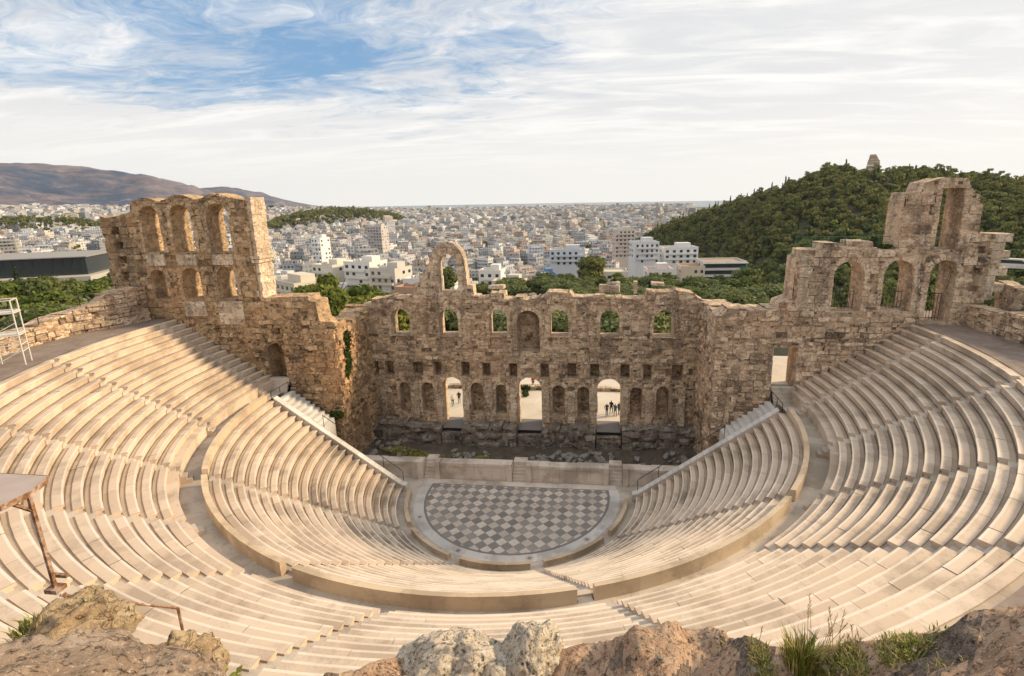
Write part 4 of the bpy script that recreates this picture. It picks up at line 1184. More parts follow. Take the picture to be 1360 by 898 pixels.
M['wood2'] = leaf_mat('autumn_foliage', (.10, .10, .035), (.22, .19, .06), (.24, .19, .06), .4)
o = link('forest', arr_mesh('forest', np.concatenate(AQ), np.concatenate(AT), [M['wood'], M['cypress'], M['wood2']], np.concatenate(AM)))
tag(o, 'dense dark wood covering the hill up to its crest', 'wood', None, 'stuff')
# cypresses and umbrella pines standing out on the crest
for i, az in enumerate((5.9, 6.4, 8.6, 9.0, 11.6, 12.2, 13.6, 14.6, 15.8, 17.4, 18.6, 23.6)):
    r = hill_r(az)*.985; x, y = CAM.x+r*sin(R(az)), CAM.y+r*cos(R(az))
    o = tree('cypress', 'cypress', x, y, hz(az, r)+11+3*h1(i), 12+3*h1(i), 'dark cypress pricking up from the crest of the wooded hill', 'cypresses on the hill crest')
for i, az in enumerate((28.6, 29.5, 30.4, 31.6, 32.8, 34.2)):
    r = hill_r(az)*.985; x, y = CAM.x+r*sin(R(az)), CAM.y+r*cos(R(az))
    tree('pine', 'pine', x, y, hz(az, r)+8.5+2*h1(i), 10, 'umbrella pine outlined on the crest right of the monument', 'pines on the hill crest', 1.4)
# the monument on the summit
r = hill_r(25.75)-6; mx, my = CAM.x+r*sin(R(25.75)), CAM.y+r*cos(R(25.75)); mz = hz(25.75, r)+1.5
mon = thing('monument', (mx, my, mz), 'pale broken marble monument on the summit of the wooded hill', 'monument', None, R(-25))
mb = MB()
for i in range(4): mb.box((0, 0, 1.2+1.5*i-1.5), (12-.25*i, 4.5, 1.48), 0, 0, h1(i)); 
mb.build('base', M['pale'], mon)
mb = MB()
for i in range(9):
    w0 = 10.6-.2*i if i < 4 else 9.2-.75*(i-3); mb.box((-.35*max(0, i-3)*.6+.15*h1(i), 0, 5.9+1.08*i), (w0, 3.4-.1*i, 1.06), 0, 0, h1(i, 4), .1)
mb.build('upper_storey', M['pale'], mon)
# ------------------------------------------------------------------ the city
def city_fn(t, bs):
    col = t.n('Attribute', attribute_name='col').outputs['Color']
    g = t.n('NewGeometry'); p = g.outputs['Position']; nr = t.n('SeparateXYZ', {0: g.outputs['Normal']})
    s = t.n('SeparateXYZ', {0: p})
    side = t.math('SUBTRACT', 1.0, t.step(t.math('ABSOLUTE', nr.outputs[2]), .3, .6))
    hcoord = t.math('ADD', t.math('MULTIPLY', s.outputs[0], nr.outputs[1]), t.math('MULTIPLY', s.outputs[1], t.math('MULTIPLY', nr.outputs[0], -1.0)))
    fz = t.math('FRACT', t.math('DIVIDE', s.outputs[2], 3.1)); fx = t.math('FRACT', t.math('DIVIDE', hcoord, 2.7))
    win = t.math('MULTIPLY', t.math('LESS_THAN', t.math('ABSOLUTE', t.math('SUBTRACT', fz, .5)), .27), t.math('LESS_THAN', t.math('ABSOLUTE', t.math('SUBTRACT', fx, .5)), .29))
    cellv = t.n('CombineXYZ', {0: t.math('FLOOR', t.math('DIVIDE', hcoord, 2.7)), 1: t.math('FLOOR', t.math('DIVIDE', s.outputs[2], 3.1)), 2: 0.0}).outputs[0]
    rn = t.n('TexWhiteNoise', {'Vector': cellv}, noise_dimensions='3D').outputs[0]
    win = t.math('MULTIPLY', t.math('MULTIPLY', win, side), t.math('ADD', t.math('MULTIPLY', rn, .7), .25))
    dirt = t.noise(p, .12, 6, .65)
    c = t.mix(t.math('MULTIPLY', t.step(dirt, .5, .7), .35), col, (.26, .24, .21))
    c = t.mix(t.math('MULTIPLY', win, .95), c, (.045, .05, .06))
    t.set(bs.inputs['Base Color'], c); bs.inputs['Roughness'].default_value = .8
M['city'] = material('city_render', city_fn)
PAL = [(.74, .745, .75), (.68, .67, .65), (.80, .81, .83), (.58, .565, .54), (.50, .515, .55), (.70, .63, .54), (.58, .48, .42), (.76, .77, .80), (.40, .41, .43), (.64, .67, .73)]
ROOF = [(.26, .25, .24), (.36, .34, .32), (.20, .195, .19), (.33, .17, .11), (.48, .46, .44)]
cr = np.random.default_rng(3)
def box_arr(x, y, z0, w_, d, h, rz, col, roof, out):
    ca, sa = cos(rz), sin(rz); P = []
    for z in (z0, z0+h):
        for a, b in ((-w_/2, -d/2), (w_/2, -d/2), (w_/2, d/2), (-w_/2, d/2)): P.append((x+a*ca-b*sa, y+a*sa+b*ca, z))
    for f in ((0, 1, 5, 4), (1, 2, 6, 5), (2, 3, 7, 6), (3, 0, 4, 7)): out.append(([P[i] for i in f], col))
    out.append(([P[i] for i in (4, 5, 6, 7)], roof))
def faces_obj(name, out, mat, parent=None):
    Q = np.array([o[0] for o in out], dtype=np.float64)
    if parent is not None: Q = Q-np.array(parent.location)
    me = arr_mesh(name, Q, np.full(len(out), .5), mat)
    at = me.attributes.new('col', 'FLOAT_COLOR', 'FACE')
    at.data.foreach_set('color', np.array([(*o[1], 1) for o in out], dtype=np.float32).reshape(-1))
    return link(name, me, parent)
def building(x, y, z0, w_, d, h, rz, out):
    col = tuple(np.array(PAL[cr.integers(len(PAL))])*cr.uniform(.62, 1.0)); rf = ROOF[cr.integers(len(ROOF))]
    box_arr(x, y, z0-6, w_, d, h+6, rz, col, rf, out)
    k = cr.random()
    if k < .75:       # set-back top floor and stair tower
        u, v = cr.uniform(-.2, .2)*w_, cr.uniform(-.2, .2)*d
        box_arr(x+u*cos(rz)-v*sin(rz), y+u*sin(rz)+v*cos(rz), z0+h, w_*cr.uniform(.3, .75), d*cr.uniform(.3, .7), cr.uniform(2.4, 3.2), rz, tuple(min(.8, c*1.05) for c in col), rf, out)
    for q in range(int(cr.integers(1, 4))):
        u, v = cr.uniform(-.4, .4)*w_, cr.uniform(-.4, .4)*d
        box_arr(x+u*cos(rz)-v*sin(rz), y+u*sin(rz)+v*cos(rz), z0+h, cr.uniform(1, 2.5), cr.uniform(1, 2.5), cr.uniform(.9, 2), rz, (.6, .58, .55) if q else col, rf, out)
    for q in range(int(h/3.1)):   # balcony slabs shading the street side
        if cr.random() < .7: box_arr(x+(d/2+.5)*sin(rz), y-(d/2+.5)*cos(rz), z0+3.1*q+2.2, w_*cr.uniform(.4, .95), 1.1, .9, rz, tuple(c*1.05 for c in col), col, out)
bmany = []
def street(az, d): return abs(az+7.85) < 270/d and d < 460
placed = []
def free(x, y, r):
    for a, b, c in placed:
        if hypot(x-a, y-b) < r+c: return False
    return True
# --- individually recognisable near buildings
def house(az, d, el_top, w_, dp, h, rzdeg, col, roof, label, floors, cols, name='apartment_building', extra=None, roof_room=True):
    x, y, zt = az_el(az, el_top, d); z0 = zt-h
    placed.append((x, y, max(w_, dp)*.62))
    b = thing(name, (x, y, z0), label, 'building', None, R(rzdeg))
    mt = plain(name+'_wall', col, .8, 0, .08, .4); mr = plain(name+'_roof', roof, .9, 0, .15, .6)
    mb = MB(); mb.box((0, 0, h/2-4), (w_, dp, h+8)); mb.build('wall', mt, b)
    mb = MB()
    for a, c, ww, dd in ((0, -dp/2+.12, w_+.1, .26), (0, dp/2-.12, w_+.1, .26), (-w_/2+.12, 0, .26, dp-.55), (w_/2-.12, 0, .26, dp-.55)): mb.box((a, c, h+.4), (ww, dd, .8))
    mb.build('parapet', mt, b)
    mb = MB(); mb.box((0, 0, h+.03), (w_-.6, dp-.6, .06)); r_ = mb.build('roof', mr, b)
    if roof_room:
        mb = MB(); mb.box((w_*.15, dp*.1, h+1.4), (w_*.4, dp*.45, 2.75)); mb.build('roof_room', mt, r_)
        for k in range(3):
            mb = MB(); mb.tube([(-w_*.3+k*1.4, -dp*.2, h+.05), (-w_*.3+k*1.4, -dp*.2, h+1.6)], .45, 8); mb.build('water_tank', M['white'], r_)
    fh = h/floors
    wm = MB(); wm.box((0, 0, 0), (min(1.7, w_/cols*.42), .14, 1.35)); wme = wm.mesh('window', M['glass'])
    for f in range(floors):
        for c in range(cols):
            if h1(f, c, w_) < .85: link('window', wme, b, (-w_/2+w_*(c+.5)/cols, -dp/2-.02, fh*(f+.52)))
    nc = max(1, int(cols*dp/w_))
    wm = MB(); wm.box((0, 0, 0), (.14, min(1.5, dp/nc*.4), 1.3)); wms = wm.mesh('window', M['glass'])
    for f in range(floors):
        for c in range(nc):
            for s in (-1, 1):
                if h1(f, c, dp, s) < .6: link('window', wms, b, (s*(w_/2+.02), -dp/2+dp*(c+.5)/nc, fh*(f+.52)))
    bm_ = MB(); bm_.box((0, 0, 0), (w_*.8, 1.2, .95)); bme = bm_.mesh('balcony', mt)
    if extra != 'plain':
        for f in range(1, floors): link('balcony', bme, b, (w_*.05*((-1)**f), -dp/2-.62, fh*f+.2))
    return b
def glass_fn(t, bs):
    bs.inputs['Base Color'].default_value = (.035, .045, .05, 1); bs.inputs['Roughness'].default_value = .12; bs.inputs['Specular IOR Level'].default_value = .5
M['glass'] = material('window_glass', glass_fn)
M['greenglass'] = plain('green_glass', (.03, .17, .12), .15)
house(5.0, 300, -4.85, 14, 12, 11.5, 14, (.62, .63, .65), (.45, .43, .40), 'white four-storey house with rows of small windows near the foot of the hill', 4, 5)
house(8.6, 310, -5.4, 20, 12, 9, 10, (.70, .70, .70), (.42, .39, .35), 'long white house with a planted roof beside the wooded hill', 3, 5)
gb = house(13.0, 262, -6.75, 20, 15, 9.2, 4, (.62, .60, .56), (.40, .27, .19), 'modern house with wide dark window bands and green glass corner, nearest the wooded hill', 3, 5, 'modern_house', 'plain', False)
mb = MB()
for f in range(3): mb.box((0, -7.62, 1.8+3.05*f), (19.4, .2, 1.7))
mb.build('window_band', M['glass'], gb)
mb = MB(); mb.box((10.1, -3, 6.4), (.3, 8.6, 2.6)); mb.box((8.6, -7.8, 6.4), (3.2, .25, 2.6)); mb.build('green_glass_corner', M['greenglass'], gb)
mb = MB()
for f in range(4): mb.box((0, -8.0, .05+3.05*f), (21, 1.6, .32))
mb.build('floor_slab', M['white'], gb)
house(10.0, 255, -7.35, 11, 11, 7.5, 2, (.62, .53, .42), (.42, .22, .12), 'cream house with a flat orange roof left of the modern house', 2, 4, extra='plain', roof_room=False)
house(6.6, 250, -7.7, 12, 10, 7, 6, (.72, .71, .70), (.40, .14, .10), 'small white house with dark red roof at the edge of the olives', 2, 4, 'house', 'plain')
house(.6, 240, -8.0, 22, 13, 7, 3, (.66, .61, .50), (.60, .55, .45), 'low cream house with a wide flat roof, right of the tree-lined street', 2, 4, extra='plain', roof_room=False)
house(-3.3, 300, -5.6, 20, 13, 8.5, 2, (.56, .59, .63), (.38, .37, .36), 'pale blue apartment house right of the tree-lined street', 3, 6)
house(-5.7, 235, -8.3, 8, 12, 9, 14, (.14, .23, .38), (.50, .48, .45), 'narrow bright blue house beside the tree-lined street', 3, 3, 'house', 'plain')
house(-11.7, 232, -7.7, 10, 10, 10, -2, (.74, .72, .68), (.55, .52, .48), 'white house with blank wall just right of the freestanding arch', 3, 3, 'house')
house(-9.8, 222, -8.9, 13, 10, 7.5, -8, (.60, .56, .49), (.36, .33, .30), 'grey flat house with planted terrace at the corner of the street', 2, 4)
house(-19.2, 225, -8.3, 14, 10, 8, -10, (.72, .71, .72), (.50, .47, .43), 'white house with two dark windows behind the left end of the stage wall', 2, 4, 'house', 'plain')
house(-22.5, 232, -7.0, 13, 12, 12, -16, (.55, .52, .48), (.42, .39, .36), 'tall grey house with blank side wall left of the freestanding arch', 4, 4)
house(-25.0, 250, -6.2, 15, 12, 13, -18, (.70, .69, .66), (.50, .47, .43), 'tall white apartment house above the pines', 4, 4)
house(-28.2, 262, -6.3, 13, 13, 12, -20, (.66, .62, .54), (.48, .45, .4), 'cream apartment house above the tallest pine', 4, 4)
house(-32.0, 215, -7.6, 26, 12, 9, -34, (.64, .57, .47), (.46, .43, .38), 'long stepped block with planted balconies beside the left wing', 3, 7)
house(-29.1, 420, -3.6, 9, 9, 22, -20, (.80, .79, .77), (.6, .58, .55), 'slender white stepped tower rising from the city left of the stage wall', 7, 3)
house(-20.3, 205, -9.2, 13, 7, 5, -12, (.46, .30, .22), (.34, .15, .09), 'low house with a red tiled roof just behind the left end of the stage wall', 1, 4, 'house', 'plain', False)
house(2.8, 430, -3.5, 16, 14, 22, 8, (.62, .54, .48), (.45, .42, .39), 'tall pinkish apartment block in the city left of the hill', 7, 5)
house(-23.5, 620, -2.6, 18, 14, 26, -10, (.50, .47, .45), (.4, .38, .36), 'tall grey office slab in the city behind the left trees', 8, 5)
# black museum with its glass box, far left
x, y, zt = az_el(-50.8, -3.75, 268)
mus = thing('museum_building', (x, y, zt-9), 'low modern museum with a black glass top storey at the far left', 'building', None, R(24)); placed.append((x, y, 38))
mb = MB(); mb.box((-8, 0, 5.9), (62, 28, 6.0)); mb.build('glass_storey', M['glass'], mus)
mb = MB(); mb.box((-8, 0, 9.05), (63.5, 29.5, .3)); mb.build('roof', plain('museum_roof', (.30, .28, .26)), mus)
mb = MB(); mb.box((-10, -3, 1.9), (72, 34, 1.6)); mb.box((-10, 0, -3.5), (64, 26, 9)); mb.build('base', plain('museum_concrete', (.46, .43, .38)), mus)
mb = MB()
for k in range(22): mb.box((-37+2.8*k, -14.1, 5.9), (.12, .12, 5.8))
mb.build('mullion', plain('museum_mullion', (.05, .05, .055), .4), mus)

WORDS = {0: 'whitish', 1: 'cream', 2: 'white', 3: 'beige', 4: 'greyish', 5: 'sandy', 6: 'pinkish', 7: 'pale', 8: 'grey', 9: 'off-white'}
# 250 nearer blocks as objects of their own
cnt = 0; tries = 0
near_cells = []
while cnt < 280 and tries < 12000:
    tries += 1
    d = math.sqrt(cr.uniform(225**2, 640**2)); az = cr.uniform(-57, 6.5)
    if cnt < 40: d = cr.uniform(218, 330); az = cr.uniform(-13, 8.5)
    if az < -41 and d < 330: 
        if cr.random() < .5 or d < 290: continue
    if az > 2 and d > 330 and d > hill_foot(max(az, 4.5)): pass
    if street(az, d): continue
    x, y, _ = az_el(az, 0, d); w_, dp = (cr.uniform(8, 15), cr.uniform(8, 12)) if cnt >= 40 else (cr.uniform(6, 12), cr.uniform(6, 10))
    if not free(x, y, max(w_, dp)*.45): continue
    placed.append((x, y, max(w_, dp)*.52))
    h = cr.uniform(5, 9.5) if cnt < 40 else cr.uniform(8, 15) if d < 330 else cr.uniform(9, 20)
    z0 = gz(x, y); rz = R(cr.choice([-20, 5, 12, -35])+cr.normal()*4)
    out = []; st = cr.bit_generator.state
    building(x, y, z0, w_, dp, h, rz, out)
    tall = 'low' if h < 11 else 'mid-height' if h < 15 else 'tall'
    zone = 'left of the stage wall' if az < -26 else 'behind the left half of the stage wall' if az < -8 else 'behind the right half of the stage wall'
    if az < -40: zone = 'beyond the left wing'
    e = bpy.data.objects.new
    o = faces_obj('city_block', [([(p[0]-x, p[1]-y, p[2]-z0) for p in q], c) for q, c in out], M['city']); o.location = (x, y, z0)
    tag(o, f'{tall} city block {zone}', 'building', f'{tall} city blocks {zone}'); cnt += 1
# everything farther out reads as one mass of roofs and walls
out = []
def fill(r0, r1, stepm, a0, a1, wmin, wmax, hmin, hmax, dens):
    r = r0
    while r < r1:
        nn = int(R(a1-a0)*r/stepm)
        for i in range(nn):
            if cr.random() > dens: continue
            az = a0+(a1-a0)*(i+cr.uniform(0, 1))/nn; d = r+cr.uniform(-.5, .5)*stepm
            x, y, _ = az_el(az, 0, d)
            if d < 700 and not free(x, y, 7): continue
            if az > 4.6 and hill_foot(az)-10 < d < hill_r(az)*1.6 and az > 6.2: continue
            if -60 < az < -40 and (abs(d-620-(az+50)*6) < 60 or (abs(d-1500) < 110 and az < -44)): continue   # wooded knolls
            if -34 < az < -20 and abs(d-1700-40*(az+28)) < 150: continue
            w_, dp, h = cr.uniform(wmin, wmax), cr.uniform(wmin, wmax), cr.uniform(hmin, hmax)*(1.5 if cr.random() < .04 else 1)
            building(x, y, gz(x, y), w_, dp, h, R(cr.choice([-20, 8, 35, -50])+cr.normal()*5), out)
        r += stepm
fill(330, 700, 21, -60, 8, 10, 17, 9, 19, .80)
fill(700, 1500, 25, -60, 9, 11, 19, 10, 21, .80)
fill(1500, 2700, 33, -58, 9, 13, 26, 10, 24, .78)
fill(2700, 4300, 46, -57, 10, 18, 36, 11, 26, .78)
o = faces_obj('city', out, M['city']); tag(o, 'endless pale city of flat-roofed blocks spreading to the horizon', 'city', None, 'stuff')
print('city faces', len(out))
# wooded knolls inside the city
AQ, AT = [], []
def knoll(az0, az1, dfun, hw, n, hmax, s0):
    for i in range(n):
        az = fr_.uniform(az0, az1); q = fr_.normal()*.42; d = dfun(az)+hw*q
        x, y, _ = az_el(az, 0, d); e = max(0, 1-((az-(az0+az1)/2)/((az1-az0)/2))**2)
        z = gz(x, y)+hmax*max(0, 1-q*q)*e**.7-2
        Q, tn = FV[int(fr_.integers(0, 7))][1:]; s = s0*fr_.uniform(.8, 1.3); sub = fr_.choice(len(Q), 46, replace=False)
        ce = Q.mean(axis=(0, 1)); W = (Q[sub]-Q[sub].mean(1, keepdims=True))*1.7+Q[sub].mean(1, keepdims=True)
        AQ.append(W*s+np.array((x, y, z))); AT.append(np.clip(tn[sub]*.6+.4*fr_.random(), 0, 1))
knoll(-60, -40, lambda a: 620+(a+50)*6, 60, 420, 10, 1.1)
knoll(-60, -43, lambda a: 1500, 110, 420, 30, 1.7)
knoll(-34, -20.5, lambda a: 1700+40*(a+28), 150, 700, 42, 2.0)
o = link('woodland', arr_mesh('woodland', np.concatenate(AQ), np.concatenate(AT), M['wood'])); tag(o, 'dark wooded knolls among the city houses', 'wood', None, 'stuff')
# scattered street greenery of the city
AQ, AT = [], []
for i in range(2600):
    d = math.sqrt(fr_.uniform(300**2, 1900**2)); az = fr_.uniform(-58, 7)
    x, y, _ = az_el(az, 0, d); Q, tn = FV[int(fr_.integers(0, 7))][1:]; sub = fr_.choice(len(Q), 40, replace=False)
    W = (Q[sub]-Q[sub].mean(1, keepdims=True))*1.7+Q[sub].mean(1, keepdims=True)
    AQ.append(W*fr_.uniform(.8, 1.7)+np.array((x, y, gz(x, y)+2))); AT.append(np.clip(tn[sub]*.6+.4*fr_.random(), 0, 1))
o = link('street_greenery', arr_mesh('street_greenery', np.concatenate(AQ), np.concatenate(AT), M['wood'])); tag(o, 'scattered dark trees dotted between the distant houses', 'greenery', None, 'stuff')
# parked coach at the right edge below the hill
x, y, z = az_el(36.7, -5.9, 205)
co = thing('coach', (x, y, z-1.6), 'white coach with dark windows parked behind the broken right tower', 'coach', None, R(-35))
mb = MB(); mb.box((0, 0, 1.75), (11, 2.5, 2.7), 0, 0, .5, .05); mb.build('body', M['white'], co)
mb = MB(); mb.box((0, 0, 2.3), (10.5, 2.56, 1.0)); mb.build('window_band', M['glass'], co)
wme = None
for a in (-3.4, 3.3):
    for s in (-1, 1):
        mb = MB(); mb.tube([(a, s*1.28, .5), (a, s*1.0, .5)], .5, 12); mb.build('wheel', M['iron'], co)
# ------------------------------------------------------------------ foreground ledge and boulders
def rock_fn(cols, sc=1.0, lichen=.5, pk=.35):
    def fn(t, bs):
        p = pos_of(t)
        n = t.noise(p, 1.6*sc, 9, .68, .6); f = t.noise(p, 14*sc, 8, .75); m_ = t.noise(p, 5*sc, 8, .7, .4)
        c = t.ramp(t.math('ADD', t.math('MULTIPLY', n, .55), t.math('ADD', t.math('MULTIPLY', m_, .3), t.math('MULTIPLY', f, .2))), [(.34, cols[0]), (.47, cols[1]), (.58, cols[2]), (.72, cols[3])])
        c = t.mix(t.math('MULTIPLY', t.step(t.noise(p, 3.1*sc, 7, .72), .54, .66), lichen), c, cols[4])
        vo = t.n('TexVoronoi', {'Vector': t.vmath('ADD', p, t.vmath('MULTIPLY', t.noise(p, 6*sc, 4, .6, 0, 1), (.12, .12, .12))), 'Scale': 9*sc}).outputs[0]
        pit = t.math('MULTIPLY', t.step(vo, .34, .12), t.step(m_, .44, .56))
        crack = t.step(t.math('ABSOLUTE', t.math('SUBTRACT', t.noise(p, 2.4*sc, 6, .6, 1.2), .5)), .014, .003)
        c = t.mix(t.step(t.noise(p, 34*sc, 4, .7), .56, .66), c, cols[3])
        c = t.mix(t.math('MAXIMUM', t.math('MULTIPLY', pit, pk), t.math('MULTIPLY', crack, .35)), c, tuple(x*.35 for x in cols[0]))
        c = t.mix(t.step(f, .36, .46), tuple(x*.45 for x in cols[0]), c)
        t.set(bs.inputs['Base Color'], c); bs.inputs['Roughness'].default_value = .92
        bump(t, bs, t.math('SUBTRACT', t.math('ADD', m_, t.math('MULTIPLY', f, .7)), t.math('MULTIPLY', t.math('MAXIMUM', pit, crack), .5)), 1.0, .06)
    return fn
M['ledge'] = material('reddish_ledge_rock', rock_fn([(.18, .105, .065), (.43, .27, .175), (.58, .41, .285), (.70, .555, .43), (.29, .235, .19)], 1.1, .4))
M['boulder'] = material('smooth_boulder_rock', rock_fn([(.14, .10, .07), (.31, .225, .16), (.46, .345, .255), (.58, .475, .38), (.21, .185, .17)], .9, .45))
M['whiterock'] = material('pitted_white_rock', rock_fn([(.30, .235, .165), (.58, .49, .38), (.74, .66, .54), (.82, .76, .66), (.17, .135, .10)], 1.25, .38, .95))
M['goldrock'] = material('golden_rock', rock_fn([(.20, .13, .07), (.42, .30, .18), (.58, .45, .29), (.66, .54, .37), (.17, .135, .09)], 1.2, .3))
M['soil'] = material('dark_ledge_soil', rock_fn([(.09, .065, .05), (.20, .15, .115), (.31, .24, .19), (.44, .37, .31), (.14, .12, .10)], 1.8, .4))
EDGE = [(-75, -30), (-62, -34.5), (-56, -33.5), (-51, -35), (-46, -38), (-44, -43), (-41, -47), (-38, -45.2), (-34, -43.9), (-28, -44.3), (-22, -45.0), (-14, -45.8), (-6, -46.2), (-2.5, -45.6), (2, -44.8), (6, -43.9), (10.5, -43.0), (14, -42.6), (17.7, -42.7), (21, -42.2), (25, -41.4), (29, -39.9), (32, -38.7), (35, -36.9), (38, -34.9), (41, -32.8), (45, -31.0), (55, -28), (70, -24)]
D0 = 5.3
def ledge_xyz(az, s):
    """s: -1 (behind the lens) .. 0 (edge) .. 1 (cliff foot)"""
    de = D0*(1+.09*noise.noise((az*.11, 0, 4))); el = pl_(az, EDGE)+.55*noise.noise((az*.25, 1, 8)); ze = CAM.z+de*math.tan(R(el))
    if s <= 0: d = de+s*4.4; z = ze-.10*s*(-1)+(-s)**1.6*.35
    else: d = de+.9*s+.25*sin(s*9); z = ze-.06-(7.4*s**1.25)
    return CAM.x+d*sin(R(az)), CAM.y+d*cos(R(az)), z
mb = MB(); azs = np.arange(-75, 70.01, .35); ss = list(np.linspace(-1, -.02, 70))+list(np.linspace(0, .12, 10))+list(np.linspace(.17, 1, 16))
for a in azs:
    for s in ss:
        x, y, z = ledge_xyz(a, s); k = 1 if s < .01 else .8
        n_ = .11*noise.noise((x*1.1, y*1.1, z*1.1))+.07*noise.noise((x*2.7, y*2.7, z*2.7+5))+.045*abs(noise.noise((x*6, y*6, z*6)))+.02*noise.noise((x*15, y*15, z*15))
        rid = .13*(.5-abs(noise.noise((x*1.6+9, y*1.6, z*1.6))))
        h = (n_+rid-.05)*k+.045*(noise.ridged_multi_fractal((x*1.5, y*1.5, z*1.5), .7, 2.2, 6, 1.0, 2.0)-1.1)+.05*math.floor(3*noise.noise((x*.9, y*2.1, 2)))/3
        if s < .03: mb.v.append((x, y, z+h))
        else: mb.v.append((x+h*sin(R(a)), y+h*cos(R(a)), z+h*.3))
n = len(ss)
for i in range(len(azs)-1):
    for j in range(n-1):
        q = i*n+j; mb.f.append((q, q+1, q+n+1, q+n)); mb.t.append(.5)
        a = azs[i]; m_ = noise.noise((a*.22, ss[j]*6, 5))+.5*noise.noise((a*.8, ss[j]*20, 5))
        mb.m.append(1 if (15.5 < a < 39 and -.34 < ss[j] < .05 and m_ > .02) or (-40 < a < 15 and ss[j] < 0 and m_ > .42) else 0)
o = mb.build('cliff_ledge', [M['ledge'], M['soil']], smooth=True); tag(o, 'reddish rough rock ledge along the bottom edge of the picture', 'rock ledge', None, 'structure')

def boulder(name, c, size, mat, seed, label, group=None, rz=0, sub=5, rough=.22, ridge_=.18, flat=0.0):
    bm = bmesh.new(); bmesh.ops.create_icosphere(bm, subdivisions=sub, radius=1)
    for v in bm.verts:
        p = v.co.copy(); q = p*1.3+Vector((seed*3.7, seed*1.3, 0))
        k = 1+rough*noise.noise(q)+rough*.6*noise.noise(q*2.3)-ridge_*abs(noise.noise(q*1.7+Vector((5, 5, 5))))+.07*noise.noise(q*5)+.04*noise.noise(q*11)+.02*noise.noise(q*24)+.055*(noise.ridged_multi_fractal(q*2.6, .75, 2.2, 6, 1.0, 2.0)-1.1)-.05*max(0, noise.noise(q*7)-.15)
        # facets: squash along a few planes
        for j in range(4):
            a = h1(seed, j)*6.28; b = h1(seed, j, 3)*1.4-.4; nrm = Vector((cos(a)*cos(b), sin(a)*cos(b), sin(b)))
            e = p.dot(nrm)*k-.64
            if e > 0: k -= e*.75*max(.3, p.dot(nrm))
        p = p*k; v.co = Vector((p.x*size[0], p.y*size[1], p.z*size[2]))
    me = bpy.data.meshes.new(name); bm.to_mesh(me); bm.free(); me.materials.append(mat)
    me.polygons.foreach_set('use_smooth', [True]*len(me.polygons))
    o = link(name, me, None, c); o.rotation_euler.z = rz
    return tag(o, label, 'boulder' if size[0] > .3 else 'stone', group)
def at_(az, el, d): return az_el(az, el, d)
boulder('boulder', at_(-59.5, -41.1, 3.57), (1.0, .92, .77), M['boulder'], 3, 'big smooth brown boulder in the lower left corner', None, R(52), 6, .2, .24)
boulder('boulder', at_(-62.6, -30.6, 5.6), (.38, .40, .38), M['goldrock'], 5, 'golden rock pile topmost at the left edge under the metal platform', None, .3, 5, .3, .3)
boulder('boulder', at_(-65.5, -30.0, 5.0), (.5, .5, .6), M['goldrock'], 6, 'golden rock cut by the left picture edge', None, 1.3, 5, .3, .3)
boulder('boulder', at_(-54.2, -33.0, 5.2), (.42, .4, .32), M['goldrock'], 8, 'smaller golden rock at the foot of the platform leg', None, 2.0, 5, .3, .3)
boulder('boulder', at_(-46.6, -39.6, 4.6), (.26, .28, .36), M['goldrock'], 9, 'golden jagged rock at the right end of the big smooth boulder', None, 2.6, 5, .25, .2)
boulder('boulder', at_(-18.8, -47.0, 5.15), (.92, .52, .49), M['whiterock'], 12, 'rough pitted white boulder left of the bottom middle', None, .4, 6, .22, .28)
boulder('boulder', at_(-8.8, -47.0, 5.15), (.60, .44, .48), M['whiterock'], 17, 'pitted white boulder with a pointed top right of the rough one', None, 1.1, 6, .22, .25)
boulder('boulder', at_(-13.6, -47.6, 4.9), (.26, .22, .2), M['whiterock'], 19, 'small white stone wedged between the two pitted boulders', None, .2, 4, .25, .25)
for k, (az, el, d, s) in enumerate(((-30.5, -47.0, 4.7, .17), (-26, -47.2, 4.6, .14), (-23.0, -48.2, 4.5, .15), (-33.5, -46.0, 4.9, .12))):
    boulder('stone', at_(az, el, d), (s*1.2, s, s*.75), M['whiterock' if k < 4 else 'ledge'], 30+k, ['pale loose stone on the ledge left of the pitted boulders', 'reddish loose stone on the ledge right of the pitted boulders'][k >= 4],
            ['pale loose stones on the ledge', 'reddish loose stones on the ledge'][k >= 4], k, 4, .2, .2)

# small pale grit lying on the ledge
gr = random.Random(21); GM = []
for k in range(3):
    bm = bmesh.new(); bmesh.ops.create_icosphere(bm, subdivisions=1, radius=1)
    for v in bm.verts: v.co *= 1+.35*noise.noise(v.co*1.3+Vector((k*5, 1, 2)))
    me = bpy.data.meshes.new('pebble'); bm.to_mesh(me); bm.free(); me.materials.append(M['whiterock']); GM.append(me)
for k in range(70):
    az = gr.uniform(-32, 44); s_ = -gr.uniform(.03, .32); p = Vector(ledge_xyz(az, s_)); q = gr.uniform(.012, .035)
    o = link('pebble', GM[k % 3], None, p+Vector((0, 0, .05))); o.scale = (q*1.3, q, q*.8); o.rotation_euler.z = gr.uniform(0, 6)
    tag(o, 'tiny pale pebble lying on the reddish ledge', 'pebble', 'pebbles on the ledge')

